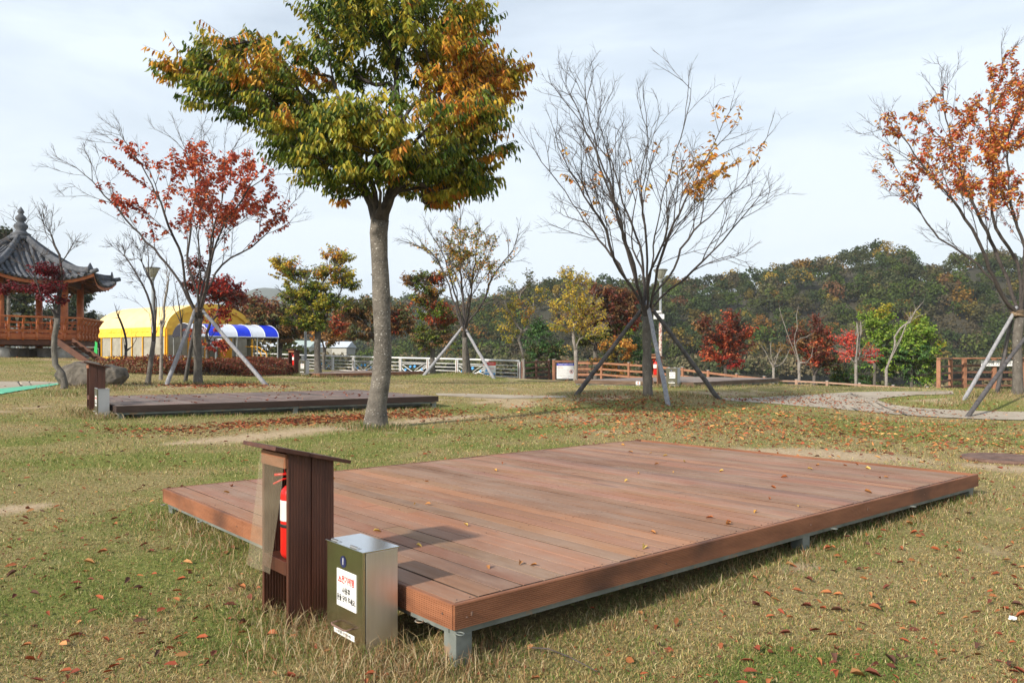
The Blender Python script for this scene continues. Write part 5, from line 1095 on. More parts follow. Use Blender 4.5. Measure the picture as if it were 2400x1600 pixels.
def stakes(label, top, feet, mats, rad=.05, over=.22, tops=None):
    root = empty('support_stakes', (feet[0].x, feet[0].y, feet[0].z), 0, label, 'tree stakes', 'tripods of timber stakes holding up trees'); o = Vector(feet[0])
    top0 = top
    for i_, (f, m_) in enumerate(zip(feet, mats)):
        top = Vector((tops or {}).get(i_, top0)); t = Vector(top) + (Vector(f) - Vector(top)).normalized() * -over + Vector((f.x - top.x, f.y - top.y, 0)).normalized() * .13; a = f - o - Vector((0, 0, .12)); b = t - o; n = 9; pts = [a.lerp(b, k / n) + Vector((random.gauss(0, .006), random.gauss(0, .006), 0)) for k in range(n + 1)]
        MB().tube(pts, [rad * (1.05 - .025 * k + random.uniform(-.03, .05)) for k in range(n + 1)], 10).build('stake', M[m_], root, sm=True)
    c = Vector(top0) - o; tt = MB()
    for q in range(5): tt.tube([c + Vector((.15 * math.cos(k * .5236), .15 * math.sin(k * .5236), -.06 + q * .03 + .015 * math.sin(k + q))) for k in range(13)], .012, 5, cap=False)
    tt.build('rope_tie', M['rope'], root, sm=True)
    return root
M['rope'] = mat('straw_rope', (.16, .10, .06), (.30, .22, .14), 20, .95)
V = Vector

# --- big tree in front (foliage green and orange)
d = MT.y; w_ = lambda px, py, dd=0: Wp(px, py, d + dd)
trunk = [w_(883, 945), w_(893, 880), w_(898, 800), w_(894, 700), w_(890, 600), w_(888, 545), w_(890, 518)]
limbs = [[w_(870, 480, .1), w_(835, 420, .4), w_(770, 350, .6), w_(690, 290, .7), w_(590, 225, .6), w_(480, 165, .4)], [w_(912, 478, -.1), w_(925, 400, -.1), w_(935, 300, 0), w_(930, 200, .1), w_(925, 90, .1), (w_(930, -60, 0))],
         [w_(880, 450, -.2), w_(850, 380, -.3), w_(815, 290, -.2), w_(785, 200, -.1), w_(765, 110, 0), w_(770, 20, .1)], [w_(915, 465, .3), w_(980, 410, .6), w_(1060, 330, .7), w_(1120, 250, .6), w_(1180, 190, .4)],
         [w_(890, 455, -.5), w_(880, 400, -1.0), w_(880, 330, -1.5), w_(900, 250, -1.7)], [w_(900, 455, .5), w_(920, 390, 1.1), w_(900, 300, 1.6), w_(880, 220, 1.8)], [w_(930, 440, -.4), w_(990, 380, -.9), w_(1050, 330, -1.2)], [w_(860, 445, -.3), w_(790, 400, -.9), w_(720, 350, -1.2)]]
B = []   # crown lobes: px, py, ddepth, rx, rz (px), ry (m), sprays, palette
for px, py, dd, rx, rz, ry, ns, pal in [
    (500, 150, .3, 85, 32, .7, 26, ['orange', 'yg', 'green', 'yg']), (450, 175, .3, 45, 25, .5, 12, ['orange', 'orange', 'yg', 'green']), (560, 110, .5, 95, 38, .7, 22, ['green', 'yg', 'orange']), (670, 150, .5, 38, 28, .6, 10, ['yg', 'green', 'orange']), (560, 225, .2, 110, 40, .9, 44, ['green', 'green', 'yg']),
    (630, 200, 0, 90, 42, 1.0, 30, ['green', 'yg', 'orange']), (690, 270, .2, 125, 45, 1.1, 56, ['green', 'green', 'yg']), (720, 340, .2, 100, 30, 1.2, 40, ['green']), (770, 390, 0, 85, 30, 1.1, 34, ['green', 'green', 'yg']),
    (800, 300, -1, 110, 55, .9, 44, ['green', 'yg']), (880, 370, -1, 120, 50, 1.0, 50, ['green', 'green', 'yg']), (900, 300, -1.3, 130, 55, .7, 44, ['yg', 'green', 'yg']), (830, 90, .1, 95, 75, 1.0, 54, ['green', 'green', 'green', 'yg']), (820, 165, .3, 50, 30, .9, 16, ['green']), (745, 175, .2, 45, 32, .8, 16, ['green', 'yg', 'orange']), (700, 205, .2, 50, 30, .8, 14, ['green', 'yg']),
    (870, 10, 0, 125, 55, 1.1, 56, ['green']), (960, 90, 0, 130, 75, 1.2, 70, ['green', 'green', 'yg']), (1060, 60, .1, 80, 65, 1.0, 44, ['orange', 'yg', 'yg', 'green']), (950, -50, 0, 170, 60, 1.2, 50, ['green', 'yg']), (1050, 150, .2, 90, 45, 1.0, 36, ['green', 'yg', 'orange']),
    (1110, 150, .4, 60, 35, .7, 16, ['orange', 'yg']), (1120, 200, .4, 85, 45, .8, 42, ["orange", "orange", "orange", "orange", "yg"]), (1060, 225, .3, 100, 48, 1.1, 46, ['orange', 'orange', 'yg']), (1185, 175, .4, 32, 20, .3, 6, ['orange']), (1100, 280, 0, 75, 40, .9, 32, ['yg', 'orange', 'gold', 'green']), (1040, 300, -.5, 95, 50, 1.1, 46, ['yg', 'orange', 'green']),
    (1020, 380, 0, 110, 50, 1.2, 52, ['green', 'green', 'yg']), (975, 425, .2, 125, 32, 1.2, 46, ['green', 'yg', 'green', 'green']), (1070, 430, .2, 65, 30, .8, 24, ['green', 'yg']), (1090, 370, 0, 55, 25, .7, 12, ['green', 'yg']), (850, 425, -.4, 75, 25, .8, 20, ['green', 'green', 'yg']), (825, 462, .2, 38, 12, .5, 5, ['green', 'yg', 'orange']), (1020, 464, .3, 75, 13, .8, 15, ['green', 'green', 'yg', 'orange']), (910, 205, .4, 70, 25, .6, 6, ['green', 'yg'])]:
    B.append((w_(px, py, dd), (rx / F * d, ry, rz / F * d), ns, pal))
sp = [(c, q, int(ns * .74), pal, .42, 9) for c, q, ns, pal in B]
sp += [(w_(720, 45, .2), (.05, .05, .10), 1, ['green'], .5, 8), (w_(1165, 355, .1), (.06, .05, .05), 2, ['green'], .45, 8)]
clouds = [(c, (q[0] * .8, q[1] * .8, q[2] * .8), 7) for c, q, ns, pal in B]
tree('big_tree', 'large tree with a thick grey trunk and a dense green and orange crown in front', MT, trunk, limbs, clouds, .150, [], 3, bark='barkbig', rtip=.011, twigs=(0, .3), leafsize=(.10, .155), wr=.36, sprays=sp, mixall=True, simple=False, flare=1.5, droop=1.5, twig_r=.004)

# --- bare tree with stakes (centre right)
bb_ = P(1519, 927); d = bb_.y; w_ = lambda px, py, dd=0: Wp(px, py, d + dd)
trunk = [w_(1517, 880), w_(1516, 800), w_(1518, 740)]
limbs = [[w_(1500, 705, 0), w_(1460, 640, .3), w_(1420, 580, .6), w_(1370, 520, .8), w_(1310, 430, .8), w_(1270, 380, .6), w_(1235, 325, .5)], [w_(1490, 690, -.3), w_(1440, 610, -.6), w_(1420, 540, -.7), w_(1370, 460, -.9), w_(1320, 370, -1.0), w_(1290, 290, -1)],
         [w_(1500, 690, -.2), w_(1485, 620, -.5), w_(1450, 520, -.8), w_(1430, 430, -.9), w_(1390, 340, -.9), w_(1350, 270, -.8), w_(1300, 210, -.7)], [w_(1510, 680, .4), w_(1505, 600, .7), w_(1470, 500, .9), w_(1440, 400, .9), w_(1410, 310, 1.0), w_(1390, 200, 1.0)],
         [w_(1518, 670, 0), w_(1516, 580, 0), w_(1505, 480, -.1), w_(1500, 420, -.2), w_(1520, 330, -.2), w_(1510, 240, -.2)], [w_(1522, 670, .3), w_(1530, 600, .5), w_(1545, 500, .6), w_(1570, 400, .6), w_(1600, 300, .7), w_(1620, 210, .7), w_(1570, 170, .5)],
         [w_(1530, 690, -.3), w_(1550, 600, -.7), w_(1590, 500, -.9), w_(1620, 440, -1.0), w_(1670, 340, -1.0), w_(1710, 260, -.9)], [w_(1535, 690, .2), w_(1580, 630, .5), w_(1610, 560, .6), w_(1680, 490, .7), w_(1750, 415, .7), w_(1785, 345, .6), w_(1805, 300, .5)],
         [w_(1545, 700, 0), w_(1600, 655, -.2), w_(1670, 590, -.4), w_(1735, 515, -.5), w_(1780, 460, -.5), w_(1805, 435, -.4)], [w_(1520, 650, -.6), w_(1560, 560, -1.2), w_(1570, 470, -1.6), w_(1600, 390, -1.8)], [w_(1510, 650, .8), w_(1480, 560, 1.4), w_(1490, 450, 1.8), w_(1470, 330, 2.0)],
         [w_(1500, 690, .3), w_(1478, 610, .4), w_(1440, 480, .2), w_(1410, 400, .1), w_(1380, 270, 0), w_(1370, 190, 0)]]
cl = [(w_(px, py, dd), (rx / F * d, ry, rz / F * d), n) for px, py, dd, rx, rz, ry, n in [(1290, 370, 0, 50, 55, 1, 16), (1330, 250, -.3, 60, 60, 1, 22), (1400, 260, 0, 70, 75, 1.2, 30), (1470, 270, 0, 60, 60, 1.4, 24), (1400, 400, 0, 90, 70, 1.2, 22), (1480, 400, .2, 70, 70, 1.6, 20), (1530, 310, 0, 50, 60, 1.4, 18), (1620, 260, 0, 60, 70, 1.2, 28), (1690, 300, -.3, 50, 60, 1, 20), (1600, 400, 0, 70, 80, 1.4, 24), (1690, 410, .3, 50, 50, .8, 12), (1770, 380, .3, 40, 60, .7, 18), (1800, 310, .4, 25, 40, .4, 8), (1790, 470, -.3, 35, 40, .5, 8), (1360, 500, .2, 50, 60, .8, 8), (1260, 330, .3, 22, 35, .4, 6)]]
lf = [(w_(px, py, dd), (rx / F * d, ry, rz / F * d), p_, ['orange', 'amber']) for px, py, dd, rx, rz, ry, p_ in [(1400, 430, 0, 130, 90, 3, .03), (1520, 420, 0, 60, 60, 3, .06), (1705, 265, -.8, 28, 26, 1.6, .9), (1660, 330, -.8, 26, 60, 1.8, .6), (1640, 400, -.7, 35, 40, 1.8, .65), (1700, 390, .2, 40, 28, 1.4, .6), (1800, 345, .5, 28, 36, 1.6, .9), (1605, 370, -.5, 22, 30, 1.5, .6), (1632, 210, .7, 14, 20, .8, .8), (1315, 395, .4, 20, 15, 1.2, .5), (1450, 490, 0, 14, 18, 1, .5), (1430, 605, .3, 20, 22, 1, .8), (1535, 615, 0, 12, 10, 1, .9), (1625, 430, -1, 18, 25, 1, .7), (1565, 360, 0, 25, 15, 1.2, .3)]]
tree('bare_tree', 'tall nearly bare vase-shaped tree with a few orange leaves, staked, in the centre right', bb_, trunk, limbs, [], .112, lf, 11, grow=(.58, 1.35), rtip=.0055, twigs=(2, .34), leafsize=(.11, .16), wr=.45, twig_r=.0042, leafn=7, k_ang=2.6, flare=1.25)
tp = w_(1517, 722); stakes('two dark stakes and one knotty grey stake round the nearly bare tree', tp, [P(1342, 926), P(1569, 950), P(1694, 936)], ['stakedark', 'stake', 'stakedark'], .058)

# --- red-leaved tree on the left
bb_ = P(464, 900); d = bb_.y; w_ = lambda px, py, dd=0: Wp(px, py, d + dd)
trunk = [w_(464, 850), w_(462, 790), w_(466, 745)]
limbs = [[w_(440, 700, .1), w_(420, 660, .3), w_(375, 600, .5), w_(310, 530, .6), w_(250, 460, .5), w_(200, 410, .4), w_(160, 385, .3)], [w_(445, 700, -.2), w_(430, 640, -.4), w_(428, 605, -.5), w_(395, 530, -.8), w_(365, 450, -.9), w_(320, 370, -.9), w_(285, 320, -.8)],
         [w_(462, 690, .3), w_(440, 620, .6), w_(446, 540, .8), w_(458, 430, .8), w_(440, 360, .7), w_(410, 300, .6)], [w_(475, 700, -.2), w_(490, 640, -.5), w_(500, 590, -.7), w_(520, 540, -.8), w_(565, 470, -.9), w_(610, 400, -.8), w_(640, 370, -.7)],
         [w_(480, 700, .2), w_(505, 640, .4), w_(540, 605, .5), w_(590, 580, .6), w_(640, 530, .6), w_(690, 470, .5)], [w_(470, 690, .6), w_(492, 610, 1.2), w_(500, 520, 1.5), w_(480, 430, 1.7), w_(500, 350, 1.7)], [w_(465, 690, -.6), w_(470, 600, -1.2), w_(455, 510, -1.5), w_(470, 400, -1.7)], [w_(488, 660, 0), w_(495, 560, 0), w_(520, 470, 0), w_(530, 380, .1), w_(560, 330, .1)]]
cl = [(w_(px, py, dd), (rx / F * d, ry, rz / F * d), n) for px, py, dd, rx, rz, ry, n in [(200, 420, .4, 45, 35, .6, 12), (260, 470, .5, 50, 40, .8, 12), (320, 400, -.6, 55, 60, 1, 26), (310, 340, -.6, 40, 35, .8, 10), (380, 470, -.5, 65, 50, 1.2, 24), (440, 340, .3, 70, 55, 1.2, 30), (470, 420, .6, 70, 60, 1.5, 26), (530, 400, 0, 80, 60, 1.5, 32), (600, 400, -.4, 60, 50, 1.1, 26), (560, 490, 0, 90, 50, 1.4, 28), (630, 530, .3, 60, 45, .9, 24), (670, 470, .4, 35, 30, .6, 10), (345, 530, .3, 50, 30, .8, 8), (500, 330, .5, 70, 40, 1.2, 14)]]
lf = [(w_(px, py, dd), (rx / F * d, ry, rz / F * d), min(1, p_ * 1.15), ['redorange']) for px, py, dd, rx, rz, ry, p_ in [(195, 410, .4, 30, 18, 1, .5), (400, 560, 0, 60, 25, 2, .25), (430, 440, 0, 190, 100, 3, .30), (520, 440, 0, 130, 90, 3, .35), (220, 430, .4, 35, 25, 1, .6), (265, 470, .5, 35, 22, 1, .8), (330, 380, -.5, 38, 50, 1.6, .9), (370, 460, -.5, 65, 45, 1.8, .95), (300, 350, -.5, 25, 20, 1, .5), (450, 350, .3, 50, 35, 1.8, .75), (420, 370, .2, 35, 30, 1.5, .8), (530, 400, 0, 75, 45, 2.2, .95), (470, 420, .4, 55, 50, 1.8, .8), (600, 400, -.4, 40, 50, 1.6, 1), (550, 470, 0, 80, 35, 1.9, .95), (640, 540, .3, 50, 40, 1.2, 1), (660, 480, .4, 30, 20, .9, .7), (335, 535, .3, 40, 18, 1, .8), (490, 520, 0, 60, 25, 1.6, .5), (590, 575, .3, 60, 20, 1, .4), (560, 580, .4, 50, 15, 1, .4)]]
tree('red_leaved_tree', 'staked vase-shaped tree with sparse orange-red leaves, left of the big tree', bb_, trunk, limbs, [], .112, lf, 21, grow=(.62, 1.2), rtip=.005, twigs=(3, .30), leafsize=(.10, .15), wr=.58, twig_r=.0038, leafn=7, minp=.85, k_ang=2.4, flare=1.25)
stakes('two pale grey stakes and one dark stake round the red-leaved tree', w_(466, 727), [P(387, 902), P(433, 894), P(634, 904)], ['stake', 'stakedark', 'stake'], .058)

# --- orange tree at the right edge
bb_ = P(2385, 922); d = bb_.y; w_ = lambda px, py, dd=0: Wp(px, py, d + dd)
trunk = [w_(2385, 860), w_(2384, 790), w_(2390, 745)]
limbs = [[w_(2365, 720, 0), w_(2330, 660, .2), w_(2290, 620, .3), w_(2235, 580, .4), w_(2200, 560, .5), w_(2160, 500, .5), w_(2130, 440, .5), w_(2095, 390, .4)], [(w_(2350, 690, -.2)), w_(2320, 630, -.4), w_(2290, 560, -.6), w_(2250, 490, -.7), w_(2190, 420, -.7), w_(2130, 340, -.7), w_(2080, 280, -.6)],
         [w_(2370, 680, .3), w_(2330, 580, .6), w_(2300, 520, .7), w_(2240, 380, .8), w_(2215, 260, .8), w_(2180, 200, .7)], [w_(2390, 690, .1), w_(2385, 620, .2), w_(2350, 560, .2), w_(2325, 500, .1), w_(2325, 380, .1), w_(2320, 270, 0), w_(2338, 190, 0), w_(2350, 150, 0)],
         [w_(2400, 680, -.2), w_(2400, 580, -.4), w_(2370, 480, -.5), w_(2360, 350, -.5), w_(2390, 230, -.5)], [w_(2410, 690, .3), w_(2450, 600, .5), w_(2470, 480, .6), w_(2500, 350, .6)], [w_(2250, 575, .5), w_(2200, 560, .6), w_(2150, 530, .6), w_(2100, 505, .6), w_(2065, 475, .5)][2:], [w_(2400, 660, 1.0), w_(2400, 520, 1.6), w_(2380, 380, 1.8)], [w_(2380, 650, -1.0), w_(2350, 520, -1.6), w_(2330, 380, -1.8)]]
limbs = [l for l in limbs if len(l) > 3]
cl = [(w_(px, py, dd), (rx / F * d, ry, rz / F * d), n) for px, py, dd, rx, rz, ry, n in [(2110, 300, -.5, 60, 50, .9, 22), (2180, 260, 0, 60, 60, 1.1, 28), (2220, 360, 0, 70, 70, 1.3, 34), (2170, 430, 0, 50, 60, 1, 10), (2270, 450, 0, 50, 60, 1.4, 22), (2300, 300, 0, 60, 70, 1.5, 34), (2330, 180, 0, 50, 60, 1.2, 26), (2390, 260, 0, 60, 90, 1.6, 34), (2460, 380, 0, 70, 100, 1.6, 24), (2390, 440, 0, 60, 60, 1.4, 16), (2130, 380, .4, 40, 30, .8, 6), (2100, 480, .5, 35, 25, .5, 5), (2360, 120, 0, 30, 35, .8, 8)]]
lf = [(w_(px, py, dd), (rx / F * d, ry, rz / F * d), p_, ['amber', 'redorange']) for px, py, dd, rx, rz, ry, p_ in [(2230, 330, 0, 160, 150, 3, .4), (2400, 330, 0, 120, 190, 3, .5), (2110, 290, -.5, 60, 38, 1.5, .9), (2180, 240, 0, 60, 50, 1.6, .8), (2220, 330, 0, 75, 65, 2, .85), (2270, 440, 0, 60, 55, 2, .7), (2300, 290, 0, 65, 80, 2.2, .9), (2330, 170, 0, 50, 50, 1.6, .8), (2390, 250, 0, 60, 110, 2.4, 1), (2460, 380, 0, 80, 100, 2.4, .9), (2390, 420, 0, 50, 60, 2, .6), (2340, 590, 0, 30, 40, 1.2, .3), (2160, 360, 0, 40, 30, 1.2, .5)]]
tree('orange_leaved_tree', 'staked tree with orange leaves at the right edge of the photo', bb_, trunk, limbs, [], .112, lf, 31, grow=(.7, 1.2), rtip=.005, twigs=(3, .30), leafsize=(.09, .14), wr=.48, twig_r=.0038, leafn=8, minp=.85, k_ang=2.4, flare=1.3)
stakes('two grey-brown stakes and a dark rear stake round the orange tree at the right edge', w_(2384, 735), [P(2256, 979), P(2252, 938), P(2335, 921)], ['stakedark', 'stake', 'stakedark'], .05, tops={0: w_(2438, 748, -.35)})

# --- amber tree with tripod in the middle distance
bb_ = P(1090, 876); bb_ = V((bb_.x, 36.2 if bb_.y > 60 else bb_.y, 0)); bb_.y = 36.2; bb_.x = (1090 - 1200) / F * 36.2; bb_.z = G(bb_.x, 36.2); d = 36.2; w_ = lambda px, py, dd=0: Wp(px, py, d + dd)
trunk = [w_(1090, 840), w_(1089, 790)]
limbs = [[w_(1080, 760, 0), w_(1062, 700, .4), w_(1040, 640, .7), w_(1010, 590, .9), w_(960, 570, .9)], [w_(1082, 750, -.3), w_(1060, 670, -.8), w_(1035, 590, -1.1), w_(1000, 530, -1.2)], [w_(1088, 740, .5), w_(1080, 650, 1.1), w_(1078, 560, 1.3), w_(1080, 500, 1.3)], [w_(1095, 750, 0), w_(1105, 680, -.4), w_(1115, 600, -.8), w_(1120, 530, -.9)], [w_(1098, 755, .2), w_(1130, 710, .5), w_(1160, 640, .8), w_(1200, 590, 1.0), w_(1215, 540, .8)], [w_(1092, 740, -.8), w_(1110, 660, -1.5), w_(1150, 590, -1.8)]]
cl = [(w_(px, py, dd), (rx / F * d, ry, rz / F * d), n) for px, py, dd, rx, rz, ry, n in [(980, 580, .3, 45, 35, 1.2, 16), (1020, 530, 0, 50, 40, 1.6, 18), (1080, 550, 0, 60, 50, 2, 26), (1140, 560, 0, 50, 50, 2, 22), (1190, 580, .4, 35, 45, 1.2, 16), (1090, 640, 0, 80, 50, 2, 20), (1150, 660, 0, 40, 40, 1.4, 10)]]
lf = [(w_(px, py, dd), (rx / F * d, ry, rz / F * d), p_, ['amber', 'yg', 'olive']) for px, py, dd, rx, rz, ry, p_ in [(990, 590, .3, 60, 30, 2, .8), (1080, 560, 0, 60, 50, 2.4, .9), (1150, 590, 0, 70, 50, 2.2, .75), (1060, 640, 0, 60, 40, 2, .4), (1150, 670, 0, 50, 40, 2, .5)]]
tree('amber_tree', 'staked tree with thin amber foliage right of the big tree, before the white railing', bb_, trunk, limbs, [], .12, lf, 41, grow=(.7, 1.5), rtip=.008, twigs=(2, .4), leafsize=(.11, .16), wr=.5, twig_r=.006, k_ang=2.4, leafn=7)
stakes('two pale stakes and a thin dark one round the amber tree before the railing', w_(1086, 772), [P(990, 879), V((*Wp(1162, 889, 35)[:2], G(*Wp(1162, 889, 35)[:2]))), V((*Wp(1103, 872, 37.4)[:2], G(*Wp(1103, 872, 37.4)[:2])))], ['stake', 'stake', 'stakedark'], .075)

# --- smaller trees
def small(name, label, px, py, d, r0, th, blobs, seed, bark='bark', group=None, leafsize=(.10, .16), dens=1.5, cat='tree', multi=1, twig=(4, .45), spl=.42, nlv=7, lean=0, tsp=True, tips=.8, rtip=.012, kang=1.2):
    """blobs: px, py, rx, rz, n sprays, palette, ry"""
    x = (px - 1200) / F * d; base = V((x, d, G(x, d))); w_ = lambda a, b, dd=0: Wp(a, b, d + dd); top = w_(px + lean, th); sprays, clouds, lf = [], [], []
    for q in blobs:
        bx, by, rx, rz, n, pal = q[:6]; ry = q[6] if len(q) > 6 else rx / F * d * .8; c = w_(bx, by, 0); rr = (rx / F * d, ry, rz / F * d); clouds.append((c, rr, max(3, int(math.sqrt(n) * 2 * tips) if n > 0 else -n)))
        if n > 0:
            if tsp: sprays.append((c, (rr[0] * .92, rr[1] * .92, rr[2] * .92), int(n * dens), pal, spl, nlv))
            else: lf.append((c, rr, min(1, n / 30), pal))
    mid = base.lerp(top, .5) + V((random.uniform(-.04, .04), 0, 0))
    return tree(name, label, base, [mid, top], [], clouds, r0, lf, seed, cat, group, bark, leafsize=leafsize, twigs=twig, sprays=sprays or None, rtip=rtip, twig_r=.009 if d > 25 else .006, k_ang=kang, step=.35, leafn=6)
small('yellow_green_tree', 'small tree with layered yellow-green foliage between the tent and the big tree', 745, 866, 33, .13, 775, [(720, 745, 55, 28, 30, ['green', 'yg']), (765, 715, 55, 25, 26, ['green', 'yg']), (705, 690, 50, 28, 26, ['green', 'yg']), (690, 640, 38, 25, 18, ['yg', 'yg', 'orange', 'green']), (780, 650, 50, 28, 24, ['yg', 'orange', 'green']), (740, 690, 40, 30, 14, ['green', 'yg']), (785, 605, 35, 18, 12, ['yg', 'orange']), (815, 672, 24, 10, 5, ['yg', 'green']), (655, 615, 14, 18, 4, ['yg', 'gold']), (730, 765, 35, 12, 8, ['green'])], 51, nlv=8)
small('red_green_tree', 'slender tree with red and green leaves just left of the amber tree stakes', 1015, 872, 39, .12, 800, [(1018, 790, 45, 30, 34, ['green', 'green', 'olive', 'rust']), (1025, 740, 46, 30, 30, ['rust', 'green', 'green', 'redorange']), (1010, 700, 36, 26, 18, ['green', 'rust', 'orange']), (985, 665, 32, 18, 12, ['green', 'rust']), (1015, 655, 28, 18, 10, ['rust', 'green', 'redorange']), (955, 660, 14, 10, 3, ['rust'])], 52, leafsize=(.12, .2))
small('yellow_tree', 'yellow-leaved young tree in front of the dark red tree, right of the notice board', 1349, 893, 37, .085, 820, [(1350, 670, 38, 28, 13, ['gold', 'yg']), (1335, 715, 48, 28, 15, ['gold', 'yg']), (1375, 710, 35, 35, 12, ['gold', 'yg']), (1340, 760, 50, 24, 14, ['gold', 'yg']), (1385, 775, 40, 20, 8, ['gold', 'yg']), (1300, 725, 16, 12, 3, ['gold']), (1327, 645, 10, 14, 3, ['gold']), (1400, 745, 20, 20, 4, ['gold'])], 53, bark='twigpale', leafsize=(.10, .16), nlv=5)
small('dark_red_tree', 'dark red tree with a shaded green underside behind the yellow tree', 1395, 880, 47, .13, 810, [(1460, 700, 35, 25, 22, ['darkred', 'rust']), (1400, 760, 60, 40, 40, ['darkred', 'olive']), (1410, 700, 48, 28, 26, ['darkred', 'rust']), (1380, 740, 50, 35, 26, ['darkred', 'rust']), (1445, 735, 48, 35, 28, ['darkred', 'rust']), (1430, 780, 55, 26, 26, ['olive', 'green', 'darkred']), (1385, 790, 40, 22, 16, ['olive', 'green']), (1475, 760, 18, 20, 6, ['redorange'])], 54, leafsize=(.16, .26))
small('sparse_yellow_tree', 'slender pale-barked tree with sparse yellow leaves, left of the notice board', 1227, 892, 40, .06, 840, [(1190, 730, 22, 50, 8, ['gold', 'yg']), (1215, 690, 20, 50, 3, ['yg', 'gold']), (1255, 710, 25, 40, 5, ['gold', 'yg']), (1210, 780, 35, 30, 7, ['gold', 'yg']), (1235, 660, 10, 25, 3, ['olive']), (1222, 740, 30, 40, 4, ['gold', 'amber'])], 55, bark='twigpale', leafsize=(.11, .16), nlv=5, rtip=.014)
small('green_shrub_tree', 'leafy green poplar sapling between the notice board and the white railing end', 1262, 892, 50, .07, 850, [(1262, 800, 30, 50, 26, ['fresh']), (1270, 840, 40, 30, 22, ['fresh', 'olive']), (1295, 820, 25, 30, 12, ['fresh', 'olive']), (1262, 765, 14, 25, 7, ['fresh']), (1240, 860, 30, 18, 10, ['fresh'])], 56, leafsize=(.13, .2))
small('green_shrub_tree', 'green bushy sapling seen behind the bare tree trunk', 1500, 880, 48, .07, 845, [(1500, 830, 25, 38, 18, ['fresh']), (1490, 860, 30, 18, 12, ['fresh', 'olive'])], 57, leafsize=(.13, .2))
small('golden_bush_tree', 'golden-leaved low tree between the stakes of the bare tree', 1450, 884, 45, .08, 850, [(1450, 820, 38, 30, 24, ['amber', 'gold', 'olive']), (1430, 850, 45, 25, 20, ['amber', 'olive'])], 58, leafsize=(.13, .2))
small('red_shrub_tree', 'fan-shaped bright rust-red small tree beyond the grey deck', 1700, 880, 38, .075, 862, [(1690, 810, 38, 40, 30, ['darkred', 'redorange']), (1725, 800, 35, 40, 26, ['redorange', 'darkred']), (1705, 780, 30, 40, 20, ['darkred', 'redorange']), (1660, 770, 25, 25, 10, ['darkred', 'rust']), (1715, 755, 12, 22, 5, ['darkred']), (1705, 845, 32, 14, 12, ['redorange', 'red']), (1672, 832, 22, 14, 7, ['redorange']), (1745, 775, 18, 18, 5, ['redorange'])], 59, leafsize=(.11, .18), nlv=6)
small('red_shrub_tree', 'dark red bushy tree behind a forked leafless trunk at the right', 1908, 905, 41, .08, 880, [(1880, 800, 25, 40, 18, ['darkred', 'rust']), (1910, 830, 35, 40, 30, ['darkred', 'redorange', 'rust']), (1930, 800, 25, 30, 16, ['darkred', 'redorange']), (1915, 765, 8, 40, 6, ['darkred']), (1940, 850, 22, 25, 12, ['darkred', 'olive'])], 60, leafsize=(.12, .18))
small('bright_red_tree', 'small tree with bright scarlet leaves around a pale trunk', 2005, 908, 36.5, .06, 850, [(1985, 805, 18, 24, 10, ['brightred']), (1995, 830, 22, 16, 7, ['brightred']), (2032, 830, 14, 18, 6, ['brightred']), (2012, 780, 6, 34, -4, [])], 61, bark='twigpale', leafsize=(.10, .15), nlv=5)
small('bright_green_tree', 'bright yellow-green bushy tree, left one of the two at the right', 2050, 905, 41, .08, 850, [(2050, 775, 40, 38, 38, ['bright']), (2058, 825, 50, 38, 46, ['bright', 'fresh']), (2065, 742, 24, 24, 14, ['bright', 'yg']), (2080, 850, 35, 30, 18, ['bright', 'fresh']), (2030, 745, 12, 25, 5, ['bright'])], 62, leafsize=(.12, .18))
small('bright_green_tree', 'bright green bushy tree, right one of the two, beside the lookout railing', 2135, 908, 40, .08, 850, [(2142, 785, 42, 38, 42, ['bright']), (2135, 830, 56, 40, 54, ['bright', 'fresh']), (2150, 760, 20, 20, 8, ['bright', 'yg']), (2160, 870, 40, 25, 20, ['bright', 'fresh']), (2195, 800, 14, 25, 5, ['bright', 'yg'])], 63, leafsize=(.12, .18))
small('low_green_bush', 'deep green low bush left of the two bright green trees', 1990, 905, 42, .04, 888, [(1985, 880, 28, 22, 20, ['fresh', 'green']), (2020, 892, 30, 14, 14, ['fresh', 'green'])], 64, cat='bush', leafsize=(.12, .18))
# bare saplings at right
def bare(name, label, px, py, d, r0, th, limbs, seed, bark='twigpale', cl=[], lf=[], twigs=(2, .3), lean=0, rtip=.014, ls=(.1, .16), tr=None, sp=None):
    x = (px - 1200) / F * d; base = V((x, d, G(x, d))); w_ = lambda a, b, dd=0: Wp(a, b, d + dd); return tree(name, label, base, [w_(*q) for q in tr] if tr else [w_((px + lean) * .5 + px * .5, (th + py) / 2), w_(px + lean, th)], [[w_(*q) for q in l] for l in limbs], [(w_(a, b, e), (f / F * d, g, h / F * d), n) for a, b, e, f, h, g, n in cl], r0, [(w_(a, b, e), (f / F * d, g, h / F * d), p_, pl) for a, b, e, f, h, g, p_, pl in lf], seed, bark=bark, twigs=twigs, rtip=rtip, twig_r=.005, leafsize=ls, sprays=[(w_(a, b), (f / F * d, .3, h / F * d), n, pl, .22, 7) for a, b, f, h, n, pl in sp] if sp else None, k_ang=2.4)
bare('leafless_sapling', 'small leafless pale sapling left of the forked one', 1813, 905, 34.5, .055, 860, [[(1808, 830), (1806, 800)], [(1795, 830), (1785, 810)], [(1822, 835), (1828, 815)], [(1835, 850, .2), (1850, 822, .3)], [(1815, 840, -.3), (1835, 815, -.5)]], 71)
bare('forked_leafless_tree', 'forked leafless pale trunk before the dark red bushy tree', 1873, 908, 35.3, .065, 850, [[(1860, 820), (1845, 780), (1835, 750), (1826, 720)], [(1862, 810, .2), (1868, 770, .3), (1867, 740, .3), (1870, 718, .3)], [(1890, 850, -.2), (1903, 835, -.2), (1906, 815, -.2)], [(1866, 800, -.2), (1890, 790, -.3), (1905, 780, -.3)]], 72)
